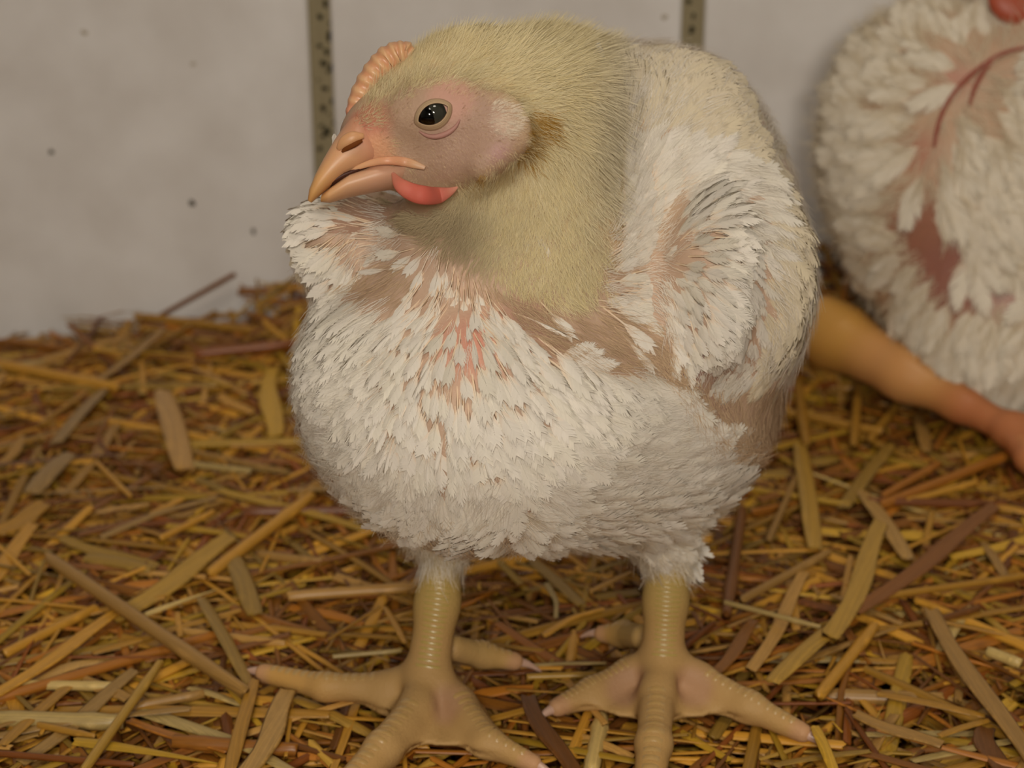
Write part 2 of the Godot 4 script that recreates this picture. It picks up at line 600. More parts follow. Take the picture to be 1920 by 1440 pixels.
# px ends, width in px, colour, form, height above the bed in mm
const STRAWS := [
	[300, 592, 440, 514, 10, 5, 0, 0], [447, 546, 580, 536, 30, 2, 2, 0], [255, 593, 556, 630, 17, 1, 0, 6], [-14, 681, 222, 728, 23, 1, 0, 5], [187, 711, 312, 617, 16, 3, 2, 7],
	[103, 832, 196, 728, 36, 8, 1, 4], [58, 925, 128, 852, 42, 8, 1, 5], [306, 734, 346, 880, 46, 3, 1, 6], [512, 690, 508, 820, 36, 7, 2, 5], [266, 680, 270, 742, 14, 1, 0, 3],
	[75, 797, 163, 735, 10, 1, 0, 5], [119, 930, 232, 785, 24, 1, 2, 3], [181, 867, 246, 932, 10, 1, 0, 6], [352, 870, 470, 884, 13, 0, 0, 5], [384, 799, 422, 808, 8, 0, 1, 4],
	[413, 740, 468, 776, 20, 1, 2, 4], [363, 688, 464, 740, 16, 3, 1, 5], [-8, 996, 92, 949, 36, 1, 2, 4], [392, 1077, 584, 930, 24, 1, 0, 6], [-10, 1302, 232, 1144, 26, 1, 2, 7],
	[212, 1158, 440, 1010, 36, 4, 2, 6], [8, 1226, 180, 1140, 20, 1, 0, 4], [92, 1046, 460, 1298, 27, 3, 0, 10], [272, 1152, 402, 1102, 13, 0, 4, 8], [378, 1122, 468, 1284, 28, 4, 1, 8],
	[435, 1040, 478, 1152, 38, 4, 1, 6], [345, 1184, 534, 1208, 18, 3, 0, 4], [332, 1148, 338, 1194, 12, 1, 1, 5], [128, 1232, 332, 1231, 14, 6, 4, 6], [156, 1446, 300, 1243, 19, 4, 0, 9],
	[130, 1254, 234, 1314, 22, 3, 2, 4], [257, 1324, 382, 1301, 20, 3, 0, 4], [356, 1290, 454, 1322, 28, 0, 1, 3], [430, 1446, 477, 1275, 26, 1, 1, 9], [458, 1452, 550, 1296, 40, 8, 2, 8],
	[72, 1359, 178, 1382, 14, 1, 0, 5], [140, 1389, 412, 1423, 23, 7, 4, 6], [242, 1350, 422, 1410, 22, 2, 2, 5], [-10, 1412, 250, 1434, 13, 6, 0, 5], [486, 1040, 604, 1055, 20, 3, 0, 3],
	[540, 1118, 790, 1100, 22, 3, 0, 5], [624, 1231, 752, 1220, 10, 0, 0, 6], [615, 1200, 712, 1138, 6, 1, 0, 7], [722, 1138, 760, 1206, 14, 1, 1, 6], [552, 1308, 696, 1378, 27, 4, 1, 3],
	[988, 1247, 1136, 1243, 12, 0, 1, 5], [988, 1269, 1118, 1265, 14, 4, 0, 4], [998, 1050, 1090, 1134, 24, 4, 1, 4], [1030, 1092, 1046, 1158, 12, 0, 3, 5], [1105, 1109, 1184, 1073, 10, 3, 0, 5],
	[990, 1306, 1070, 1452, 36, 5, 2, 8], [1090, 1380, 1188, 1420, 18, 3, 1, 3], [1359, 1129, 1538, 1176, 10, 0, 0, 9], [1390, 1125, 1552, 1037, 18, 3, 0, 7], [1392, 955, 1362, 1155, 22, 5, 0, 5],
	[1333, 1268, 1420, 1165, 24, 2, 2, 5], [1408, 1255, 1514, 1074, 24, 3, 2, 6], [1446, 1279, 1574, 1166, 36, 4, 1, 9], [1556, 1192, 1660, 984, 36, 4, 2, 11], [1604, 1144, 1872, 952, 28, 5, 2, 9],
	[1660, 1117, 1930, 1079, 14, 1, 0, 7], [1618, 922, 1704, 1048, 36, 8, 1, 6], [1746, 1144, 1930, 1432, 34, 3, 2, 8], [1852, 1221, 1914, 1245, 22, 0, 0, 7], [1534, 1306, 1640, 1174, 24, 1, 0, 5],
	[1580, 952, 1670, 834, 30, 4, 1, 5], [1500, 834, 1528, 1028, 34, 4, 1, 6], [1652, 947, 1930, 838, 20, 2, 0, 6], [1646, 1300, 1846, 1342, 22, 1, 1, 4], [1604, 1338, 1762, 1400, 25, 3, 2, 6],
	[1528, 1362, 1566, 1450, 22, 7, 1, 9], [1450, 1434, 1630, 1408, 22, 4, 1, 4], [1848, 1366, 1870, 1450, 40, 5, 2, 4], [1760, 1379, 1854, 1350, 16, 1, 1, 5], [1508, 700, 1760, 747, 28, 7, 2, 5],
	[1505, 722, 1614, 728, 20, 1, 0, 3], [1613, 692, 1600, 836, 17, 1, 0, 7], [1490, 668, 1512, 836, 20, 1, 0, 6], [1630, 826, 1684, 756, 16, 1, 0, 5], [1722, 780, 1738, 846, 26, 3, 1, 4],
	[1754, 842, 1784, 790, 14, 2, 0, 5], [1440, 1015, 1500, 880, 14, 3, 0, 5], [1655, 930, 1760, 870, 16, 2, 0, 6], [1700, 940, 1830, 905, 14, 1, 0, 6], [1860, 950, 1930, 962, 26, 1, 1, 4],
	[1735, 1170, 1835, 1140, 15, 5, 0, 5], [1560, 1115, 1690, 1170, 14, 3, 1, 4], [1845, 1018, 1885, 1082, 22, 3, 1, 4], [560, 935, 600, 905, 20, 1, 0, 4], [0, 640, 130, 655, 13, 2, 0, 4],
	[0, 780, 70, 760, 16, 1, 1, 3], [0, 870, 50, 820, 18, 1, 2, 4], [300, 1010, 400, 960, 14, 1, 0, 5], [180, 960, 280, 945, 16, 3, 1, 4], [420, 905, 560, 960, 18, 2, 1, 3],
	[1540, 470, 1590, 455, 18, 1, 1, 8], [1536, 545, 1590, 560, 20, 2, 2, 6], [1548, 520, 1600, 500, 14, 1, 0, 9]]


func form_words(kind: int) -> String:
	return ["straw stalk", "straw blade", "split straw", "crooked straw", "straw sliver"][kind]


func place_words(p: Vector2, z: float) -> String:
	if z < WALL_Z + 0.10:
		return ("against the white wall" if z < WALL_Z + 0.02 else "near the white wall") if p.x < 900 else "between the two chickens"
	if p.x > 1440 and p.y < 900:
		return "by the sitting chicken's leg"
	if p.x > 760 and p.x < 1270 and p.y < 1150:
		return "under the standing chicken"
	if p.x > 850 and p.x < 1130:
		return "between the standing chicken's feet"
	if p.x > 480 and p.x <= 850 and p.y > 1000:
		return "by the beak-side foot"
	if p.x >= 1130 and p.x < 1440:
		return "by the wing-side foot"
	if p.x >= 1440:
		return "before the sitting chicken" if p.y < 1180 else "past the wing-side toe"
	if p.y < 760:
		return "on open straw wallwards"
	if p.y < 1100:
		return "beside the white breast"
	return "beyond the beak-side toes"


func lay_words(a: Vector2, b: Vector2) -> String:
	var v := b - a
	if v.x < 0:
		v = -v
	var s := rad_to_deg(atan2(-v.y, v.x))
	if absf(s) < 14:
		return "lying level"
	if absf(s) > 66:
		return "pointing wallwards"
	return "slanting beakwards" if s < 0 else "slanting wingwards"


func build_straws() -> void:
	var list := []
	for s in STRAWS:
		var hh: float = s[7] * 0.001 - 0.002
		var ra := 0.0
		var a := gnd(s[0], s[1], hh)
		var b := gnd(s[2], s[3], hh)
		for it in 6:   # settle on the heap by the wall
			a = gnd(s[0], s[1], hh + rise(a.x, a.z))
			b = gnd(s[2], s[3], hh + rise(b.x, b.z))
		if a.z < WALL_Z + 0.006:
			a = on_wall(s[0], s[1], WALL_Z + 0.006)
		if b.z < WALL_Z + 0.006:
			b = on_wall(s[2], s[3], WALL_Z + 0.006)
		var d := (RI * ((a + b) / 2.0 - CAM)).length()
		list.append([a, b, s[4] * d / FPX, s[5], s[6], true])
	var feet := [poly([440, 1230, 740, 1240, 770, 1020, 890, 1020, 890, 1190, 1030, 1210, 1030, 1270, 900, 1280, 1050, 1430, 1040, 1460, 620, 1460, 720, 1340, 450, 1290]),
		poly([1010, 1330, 1150, 1250, 1110, 1180, 1190, 1170, 1195, 1030, 1310, 1030, 1310, 1230, 1560, 1370, 1550, 1420, 1310, 1340, 1280, 1460, 1170, 1460, 1170, 1340, 1030, 1350])]
	var tries := 0
	while list.size() < 300 and tries < 4000:
		tries += 1
		var px := rf(-30, 1950)
		var py := lerpf(560, 1450, pow(rng.randf(), 0.8))
		var h := rf(-0.004, 0.003)
		var p := gnd(px, py, h)
		if p.z < WALL_Z + 0.012:
			continue
		p = gnd(px, py, h + rise(p.x, p.z))
		if p.z < WALL_Z + 0.012:
			continue
		var ang: float = rf(-0.2, 1.1) if px > 1250 else rf(-0.7, 0.8)
		if rng.randf() < 0.3:
			ang = rf(0, PI)
		var l := rf(0.026, 0.085)
		var v := Vector3(cos(ang), rf(-0.05, 0.05), -sin(ang)) * l / 2
		if p.z - absf(v.z) < WALL_Z + 0.006 or p.z + absf(v.z) > 0.30:
			v = Vector3(l / 2, 0, 0)
		# keep clear of the chickens
		var clear := py > 570.0 + (px - 1540.0) * 0.72 if px > 1520 else true
		for k in 9:
			var pp := pix(p + v * (k / 4.0 - 1.0))
			for ft in feet:
				if in_poly(pp, ft):
					clear = false
		if not clear:
			continue
		var c: int = [1, 1, 2, 2, 3, 4, 1, 5, 6, 7, 8, 0, 7][rng.randi() % 13]
		list.append([p - v, p + v, rf(0.0020, 0.0058), c, rng.randi() % 5, false])
	# words for each, and places told apart where the words agree
	var by := {}
	for e in list:
		var pa := pix(e[0])
		var pb := pix(e[1])
		var l: float = (e[1] - e[0]).length()
		var size := ("long " if l > 0.060 else "short " if l < 0.034 else "") + ("broad " if e[2] > 0.0042 else "thin " if e[2] < 0.0028 else "")
		var mid := (pa + pb) / 2.0
		var text := "%s%s %s %s %s" % [size, STRAW_COLOURS[e[3]][0], form_words(e[4]), lay_words(pa, pb), place_words(mid, (e[0].z + e[1].z) / 2.0)]
		e.append(text)
		if not by.has(text):
			by[text] = []
		by[text].append(e)
	for t in by:
		var same: Array = by[t]
		if same.size() > 1:
			same.sort_custom(func(p, q): return p[0].z + p[1].z < q[0].z + q[1].z)
			for k in same.size():
				same[k][6] = t + ", " + ["nearer wall", "farther out", "third outwards", "fourth outwards", "fifth outwards"][mini(k, 4)]
	for e in list:
		var o := MeshInstance3D.new()
		o.name = numbered("straw_stalk")
		o.mesh = straw_meshes[e[4]]
		o.material_override = straw_mats[e[3] * 2 + rng.randi() % 2]
		var w: float = e[2]
		var th := w * ([0.9, 0.22, 0.5, 0.22, 0.3][e[4]] as float)
		var x := straw_xf(e[0], e[1], w, th, rf(-0.3, 0.3))
		o.transform = x
		add_child(o, true)
		tag(o, e[6], "straw", "loose straw on the floor")


# ==================================================================== bodies: a field of rounded shapes, meshed as one surface
class Field:   # everything in the camera's axes
	var kind := PackedByteArray()
	var c := PackedVector3Array()
	var e := PackedVector3Array()     # radii of an ellipsoid, far end of a limb
	var ra := PackedFloat32Array()
	var rb := PackedFloat32Array()
	var k := PackedFloat32Array()
	var rot: Array[Basis] = []
	var turned := PackedByteArray()
	var paint := []                   # [place, reach, colour, strength]

	func egg(q: Vector3, r: Vector3, turn: Basis, kk: float) -> int:
		kind.append(0); c.append(q); e.append(r); ra.append(0); rb.append(0); k.append(kk)
		rot.append(turn.inverse())
		turned.append(0 if turn.is_equal_approx(Basis()) else 1)
		return kind.size() - 1

	func limb(a: Vector3, r1: float, b: Vector3, r2: float, kk: float) -> int:
		kind.append(1); c.append(a); e.append(b - a); ra.append(r1); rb.append(r2); k.append(kk)
		rot.append(Basis()); turned.append(0)
		return kind.size() - 1

	func sd(p: Vector3, ids: PackedInt32Array) -> float:
		var d := 1000.0
		for i in ids:
			var q := p - c[i]
			var f: float
			if kind[i] == 0:
				if turned[i]:
					q = rot[i] * q
				var r := e[i]
				var a := q / r
				var k0 := a.length()
				var k1 := (a / r).length()
				f = k0 * (k0 - 1.0) / k1 if k1 > 1e-9 else -minf(r.x, minf(r.y, r.z))
			else:
				var v := e[i]
				var t := clampf(q.dot(v) / v.dot(v), 0.0, 1.0)
				f = (q - v * t).length() - lerpf(ra[i], rb[i], t)
			var kk := k[i]
			var h := kk - absf(d - f)
			if h > 0.0:
				d = minf(d, f) - h * h * 0.25 / kk
			elif f < d:
				d = f
		return d

	func grad(p: Vector3, ids: PackedInt32Array) -> Vector3:
		var s := 0.0006
		return Vector3(sd(p + Vector3(s, 0, 0), ids) - sd(p - Vector3(s, 0, 0), ids), sd(p + Vector3(0, s, 0), ids) - sd(p - Vector3(0, s, 0), ids), sd(p + Vector3(0, 0, s), ids) - sd(p - Vector3(0, 0, s), ids)).normalized()

	func color(p: Vector3, base: Color) -> Color:
		var o := base
		for b in paint:
			var w: float = (p - b[0]).length() / b[1]
			if w < 1.0:
				o = o.lerp(b[2], b[3] * smoothstep(1.0, 0.45, w))
		return o

	func nets(b: Buf, ids: PackedInt32Array, lo: Vector3, hi: Vector3, cell: float, holes: Array, base: Color) -> void:
		var nx := int(ceil((hi.x - lo.x) / cell))
		var ny := int(ceil((hi.y - lo.y) / cell))
		var nz := int(ceil((hi.z - lo.z) / cell))
		var sx := nx + 1
		var sxy := (nx + 1) * (ny + 1)
		var g := PackedFloat32Array()
		g.resize(sxy * (nz + 1))
		g.fill(9999.0)
		var vi := PackedInt32Array()
		vi.resize(sxy * (nz + 1))
		vi.fill(-1)
		var live := PackedInt32Array()
		var bs := 6
		var reach := bs * cell * 1.35
		for bz in range(0, nz, bs):
			for by in range(0, ny, bs):
				for bx in range(0, nx, bs):
					var mid := lo + Vector3(bx + bs * 0.5, by + bs * 0.5, bz + bs * 0.5) * cell
					if absf(sd(mid, ids)) > reach:
						continue
					var x1 := mini(bx + bs, nx)
					var y1 := mini(by + bs, ny)
					var z1 := mini(bz + bs, nz)
					for z in range(bz, z1 + 1):
						for y in range(by, y1 + 1):
							for x in range(bx, x1 + 1):
								var at := x + y * sx + z * sxy
								if g[at] == 9999.0:
									g[at] = sd(lo + Vector3(x, y, z) * cell, ids)
					for z in range(bz, z1):
						for y in range(by, y1):
							for x in range(bx, x1):
								live.append(x + y * sx + z * sxy)
		var off := [0, 1, sx, sx + 1, sxy, sxy + 1, sxy + sx, sxy + sx + 1]
		var cr := [Vector3(0, 0, 0), Vector3(1, 0, 0), Vector3(0, 1, 0), Vector3(1, 1, 0), Vector3(0, 0, 1), Vector3(1, 0, 1), Vector3(0, 1, 1), Vector3(1, 1, 1)]
		var ed := [[0, 1], [2, 3], [4, 5], [6, 7], [0, 2], [1, 3], [4, 6], [5, 7], [0, 4], [1, 5], [2, 6], [3, 7]]
		var f := PackedFloat32Array()
		f.resize(8)
		for at in live:
			var neg := 0
			for j in 8:
				f[j] = g[at + off[j]]
				if f[j] < 0.0:
					neg += 1
			if neg == 0 or neg == 8:
				continue
			var s := Vector3.ZERO
			var n := 0
			for q in ed:
				var fa := f[q[0]]
				var fb := f[q[1]]
				if (fa < 0.0) != (fb < 0.0):
					s += (cr[q[0]] as Vector3).lerp(cr[q[1]], fa / (fa - fb))
					n += 1
			s /= n
			var p := lo + (Vector3(at % sx, (at / sx) % (ny + 1), at / sxy) + s) * cell
			var skip := false
			for hole: AABB in holes:
				if hole.has_point(p):
					skip = true
			if skip:
				continue
			vi[at] = b.v.size()
			b.v.append(p)
			b.n.append(grad(p, ids))
			b.c.append(color(p, base))
		for at in live:
			if vi[at] < 0:
				continue
			var d0 := g[at]
			for axis in 3:
				var step: int = [1, sx, sxy][axis]
				var u: int = [sx, sxy, 1][axis]
				var w: int = [sxy, 1, sx][axis]
				if at - u - w < 0 or g[at + step] == 9999.0:
					continue
				if (d0 < 0.0) == (g[at + step] < 0.0):
					continue
				var i0 := vi[at]
				var i1 := vi[at - u]
				var i2 := vi[at - u - w]
				var i3 := vi[at - w]
				if i1 >= 0 and i2 >= 0 and i3 >= 0:
					b.quad(i0, i1, i2, i3)


func egg(f: Field, px: float, py: float, d: float, rx: float, ry: float, rz: float, ang := 0.0, kk := 0.012) -> int:
	var s := d / FPX
	return f.egg(cs(px, py, d), Vector3(rx * s, ry * s, rz * s), Basis(Vector3.BACK, deg_to_rad(-ang)), kk)


func limb(f: Field, a: Vector3, r1: float, b: Vector3, r2: float, kk := 0.004) -> int:   # radii in px at that depth
	return f.limb(a, r1 * -a.z / FPX, b, r2 * -b.z / FPX, kk)


func dab(f: Field, px: float, py: float, d: float, reach: float, col: Color, strength := 1.0) -> void:
	f.paint.append([cs(px, py, d), reach * d / FPX, col, strength])


func hit(f: Field, ids: PackedInt32Array, px: float, py: float, near := 0.33, far := 0.62) -> float:   # depth of the surface on that sight line, or -1
	var dir := cs(px, py, 1.0)
	var l := dir.length()
	var t := near
	for k in 60:
		var s := f.sd(dir * t, ids)
		if s < 0.00012:
			return t
		t += s * 0.8 / l
		if t > far:
			return -1.0
	return -1.0


func to_world(b: Buf, origin: Vector3) -> Buf:   # from the camera's axes to the thing's own, which stand upright at its base
	for k in b.v.size():
		b.v[k] = CAM + R * b.v[k] - origin
	for k in b.n.size():
		b.n[k] = R * b.n[k]
	return b


func in_poly(p: Vector2, poly: PackedVector2Array) -> bool:
	return Geometry2D.is_point_in_polygon(p, poly)


func poly(a: Array) -> PackedVector2Array:
	var o := PackedVector2Array()
	for k in range(0, a.size(), 2):
		o.append(Vector2(a[k], a[k + 1]))
	return o


# ==================================================================== feathers and down
# a lie of the plumage: [px, py, angle (0 to the right, 90 down), length px, width px, style]
func lie(guides: Array, p: Vector2) -> Array:
	var dx := 0.0
	var dy := 0.0
	var l := 0.0
	var w := 0.0
	var sum := 0.0
	var best := 1e18
	var style := 0
	for g in guides:
		var q: float = (p.x - g[0]) * (p.x - g[0]) + (p.y - g[1]) * (p.y - g[1])
		var wt: float = 1.0 / ((q + 300.0) * (q + 300.0))
		var a := deg_to_rad(g[2])
		dx += cos(a) * wt
		dy += sin(a) * wt
		l += g[3] * wt
		w += g[4] * wt
		sum += wt
		if q < best:
			best = q
			style = g[5]
	return [atan2(dy, dx), l / sum, w / sum, style]


# one feather, root at the origin, tip along +y, upper side +z, one unit long
func feather(b: Buf, style: int, ratio: float, droop: float, g: RandomNumberGenerator, white: Color, sheath: Color, sparse := false) -> void:
	var start: float = [0.08, 0.40, 0.20][style]        # where the bare quill ends: soft, pin, covert
	var nb: int = 11 if sparse else [32, 13, 24][style]
	var bend := g.randf_range(-0.07, 0.07)
	var shaft := func(t: float) -> Vector3: return Vector3(bend * t * t, t, 0.05 * t - droop * t * t)
	var qr: float = [0.006, 0.026, 0.009][style]
	var qend: float = [0.8, 0.8, 0.9][style]
	var base := b.v.size()
	var segs := 5
	for s in segs + 1:
		var t := qend * s / segs
		var o: Vector3 = shaft.call(t)
		var r := qr * (1.15 - t)
		if style == 1:
			r = qr * (1.0 if t < start else maxf(0.12, 1.0 - (t - start) * 2.2))
		var sc := sheath.lerp(white, smoothstep(start * 0.5, start + 0.25, t))
		for k in 3:
			var th := TAU * k / 3.0 + PI / 2
			b.v.append(o + Vector3(cos(th) * r, 0, sin(th) * r + 0.003))
			b.n.append(Vector3(cos(th), 0, sin(th)))
			b.c.append(sc)
	for s in segs:
		for k in 3:
			var k2 := (k + 1) % 3
			b.quad(base + s * 3 + k, base + s * 3 + k2, base + s * 3 + 3 + k2, base + s * 3 + 3 + k)
	# barbs on either side, each a narrow strip that reaches towards the tip
	var half := ratio * 0.5
	var wd := (0.93 - start) / nb * 1.7
	for side: float in [-1.0, 1.0]:
		for j in nb + 1:
			var u := float(j) / nb
			var t := lerpf(start, 0.90, u)
			var te := t + lerpf(0.36, 0.15, u) * (g.randf_range(0.75, 1.2) if style == 0 else g.randf_range(0.88, 1.1))
			if style == 1:
				te = t + lerpf(0.22, 0.16, u) * g.randf_range(0.85, 1.15)
			var xe := clampf((te - start) / (1.03 - start), 0.0, 1.0)
			var prof := pow(maxf(0.0, sin(PI * pow(xe, 0.85))), 0.55)
			if style == 1:
				prof = smoothstep(0.1, 0.6, xe) * (1.0 if xe < 0.85 else 1.0 - (xe - 0.85) * 2.5)
			var hw := half * maxf(prof, 0.05) * (g.randf_range(0.78, 1.12) if style == 0 else g.randf_range(0.9, 1.06))
			var o: Vector3 = shaft.call(t)
			var e: Vector3 = shaft.call(te)
			e += Vector3(side * hw, 0, -hw * 0.42 + g.randf_range(-0.006, 0.006))
			var m := o.lerp(e, 0.5) + Vector3(side * hw * 0.20, 0, hw * 0.10)
			var k := b.v.size()
			var ax := Vector3(0, 1, 0)
			b.v.append(o - ax * wd * 0.5); b.v.append(o + ax * wd * 0.5)
			b.v.append(m - ax * wd * 0.6); b.v.append(m + ax * wd * 0.6)
			b.v.append(e - ax * wd * 0.28); b.v.append(e + ax * wd * 0.12)
			var nn := Vector3(side * 0.25, 0.0, 1.0).normalized()
			for q in 6:
				b.n.append(nn if q > 1 else Vector3(0, 0, 1))
			var tone := g.randf_range(0.94, 1.0)
			var cc := sheath.lerp(white, smoothstep(start - 0.1, start + 0.22, t) * 0.75 + 0.25) * tone
			cc.a = 1.0
			for q in 6:
				b.c.append(cc)
			b.quad(k, k + 1, k + 3, k + 2)
			b.quad(k + 2, k + 3, k + 5, k + 4)


# where a feather of this length lies: its tip is let down to the skin further on, its bend follows the body
func settle(f: Field, ids: PackedInt32Array, q: Vector3, n: Vector3, ang: float, l: float, lift: float, twist: float) -> Array:   # [axes, bend class]
	var t := lay(q, n, ang, 0.0, 0.0).y
	var tip := q + t * l
	for k in 2:
		tip -= f.grad(tip, ids) * f.sd(tip, ids)
	var drop := -(tip - q).dot(n) / l
	if drop < 0.0:    # the skin rises ahead
		return [lay(q, n, ang, lift + minf(-atan(drop) * 1.1, 0.45), twist), 0]
	return [lay(q, n, ang, lift, twist), 0 if drop < 0.07 else 1 if drop < 0.22 else 2]


# a tuft of down: fine curved hairs about one unit long, along +y and lifting to +z
func tuft(hairs: int, spread: float, thick: float, sd_: int) -> Buf:
	var g := RandomNumberGenerator.new()
	g.seed = sd_
	var b := Buf.new()
	for h in hairs:
		var root := Vector3(g.randf_range(-0.3, 0.3), g.randf_range(-0.3, 0.3), 0)
		var dirv := Vector3(g.randf_range(-spread, spread), 1.0, g.randf_range(-0.05, spread)).normalized()
		var curl := Vector3(g.randf_range(-0.25, 0.25), 0, g.randf_range(-0.3, 0.15))
		var l := g.randf_range(0.6, 1.1)
		var side := dirv.cross(Vector3(g.randf_range(-0.5, 0.5), 0, 1)).normalized()
		var k := b.v.size()
		for s in 3:
			var t := s / 2.0
			var p := root + dirv * l * t + curl * t * t * l
			var w := thick * (1.0 - 0.75 * t)
			var tone := 0.92 + 0.16 * t
			b.v.append(p - side * w); b.v.append(p + side * w)
			for q in 2:
				b.n.append(Vector3(0, 0, 1).slerp(side * (q * 2.0 - 1.0), 0.35))
				b.c.append(Color(tone, tone, tone))
		for s in 2:
			b.quad(k + s * 2, k + s * 2 + 1, k + s * 2 + 3, k + s * 2 + 2)
	b.face_out()
	return b


func lay(q: Vector3, n: Vector3, ang: float, lift: float, twist: float) -> Basis:   # axes of a feather on the skin at q
	var v := Vector3(cos(ang), -sin(ang), 0)
	var t := v - n * v.dot(n)
	if t.length() < 0.15:
		t = Vector3(0, -1, -0.3) - n * Vector3(0, -1, -0.3).dot(n)
	t = t.normalized()
	var y := t * cos(lift) + n * sin(lift)
	var z := n * cos(lift) - t * sin(lift)
	var x := y.cross(z)
	return Basis(x, y, z).rotated(y, twist)


func add_copy(b: Buf, src: Buf, xf: Transform3D, tint: Color) -> void:
	var base := b.v.size()
	var nb := xf.basis.orthonormalized()
	b.v.append_array(xf * src.v)
	for k in src.n.size():
		b.n.append(nb * src.n[k])
		b.c.append(src.c[k] * tint)
	for k in src.i:
		b.i.append(k + base)


func down_layer(parent: Node3D, called: String, body: Buf, origin: Vector3, count: int, guides: Array, rule: Callable, tm: Buf, raised := 0.0) -> void:
	# strews tufts over the skin (BODY is in the camera's axes); RULE(pixel, place, normal) gives [share, length px, lift, colour, angle or null]
	var all := Buf.new()
	var areas := PackedFloat32Array()
	var total := 0.0
	for t in range(0, body.i.size(), 3):
		var share: float = rule.call(pixq(body.v[body.i[t]]), body.v[body.i[t]], body.n[body.i[t]])[0]
		if share > 0.0:
			total += (body.v[body.i[t + 1]] - body.v[body.i[t]]).cross(body.v[body.i[t + 2]] - body.v[body.i[t]]).length()
		areas.append(total)
	for k in count:
		var t := areas.bsearch(rng.randf() * total) * 3
		if t + 2 >= body.i.size():
			continue
		var u := rng.randf()
		var w := rng.randf()
		if u + w > 1.0:
			u = 1.0 - u
			w = 1.0 - w
		var q := body.v[body.i[t]] * (1.0 - u - w) + body.v[body.i[t + 1]] * u + body.v[body.i[t + 2]] * w
		var n := (body.n[body.i[t]] + body.n[body.i[t + 1]] + body.n[body.i[t + 2]]).normalized()
		var p := pixq(q)
		if n.z < -0.25 and rng.randf() < 0.6:   # thinner where feathers of the far side cover it
			continue
		var r: Array = rule.call(p, q, n)
		if rng.randf() > r[0]:
			continue
		var ang: float = lie(guides, p)[0] + rf(-0.3, 0.3)
		var l: float = r[1] * -q.z / FPX * rf(0.75, 1.25)
		var bs := lay(q, n, ang, r[2] + rf(-0.12, 0.12), rf(-0.4, 0.4))
		var v := rf(0.9, 1.08)
		add_copy(all, tm, Transform3D((R * bs) * Basis.from_scale(Vector3(l, l, l)), CAM + R * (q + n * (raised - 0.0003)) - origin), (r[3] as Color) * Color(v, v, v))
	var o := MeshInstance3D.new()
	o.name = called
	o.mesh = all.mesh(true)
	var m := skin_mat(0.75, 0.25)
	m.backlight_enabled = true
	m.backlight = Color(0.45, 0.45, 0.45)
	o.material_override = m
	parent.add_child(o, true)
	o.set_meta("kind", "stuff")


func loft(pairs: Array, n: int, colours: Array, sq := 1.0) -> Buf:   # rings between pairs of px points: [ax, ay, bx, by, d, half depth px]
	var b := Buf.new()
	var rows := []
	for p in pairs:
		var a := cs(p[0], p[1], p[4])
		var e := cs(p[2], p[3], p[4])
		var m := (a + e) / 2.0
		var u := (a - e) / 2.0
		var w: float = p[5] * p[4] / FPX
		var row := []
		for k in n:
			var th := TAU * k / n
			var co := signf(cos(th)) * pow(absf(cos(th)), sq)
			var si := signf(sin(th)) * pow(absf(sin(th)), sq)
			row.append(m + u * co + Vector3(0, 0, w * si))
		rows.append(row)
	rings(b, rows, colours)
	b.smooth()
	return b


func tube(through: Array, radii_: Array, n: int, cols_: Array, flat := 1.0) -> Buf:   # a smooth tube through points in the camera's axes, radii in metres
	var b := Buf.new()
	var pts := []
	var radii := []
	var cols := []
	var last := through.size() - 1
	for k in last * 4 + 1:
		var i := mini(k / 4, last - 1)
		var u := k / 4.0 - i
		var i0 := maxi(i - 1, 0)
		var i3 := mini(i + 2, last)
		pts.append((through[i] as Vector3).cubic_interpolate(through[i + 1], through[i0], through[i3], u))
		radii.append(maxf(cubic_interpolate(radii_[i], radii_[i + 1], radii_[i0], radii_[i3], u), 0.0001))
		cols.append((cols_[i] as Color).lerp(cols_[i + 1], u))
	var rows := []
	for k in pts.size():
		var t: Vector3 = (pts[mini(k + 1, pts.size() - 1)] - pts[maxi(k - 1, 0)]).normalized()
		var u := t.cross(Vector3(0, 0, 1)).normalized()
		var v := u.cross(t)
		var row := []
		for j in n:
			var th := TAU * j / n
			row.append(pts[k] + u * cos(th) * radii[k] + v * sin(th) * radii[k] * flat)
		rows.append(row)
	rings(b, rows, cols)
	b.smooth()
	return b


func same(c: Color, n: int) -> Array:
	var a := []
	a.resize(n)
	a.fill(c)
	return a


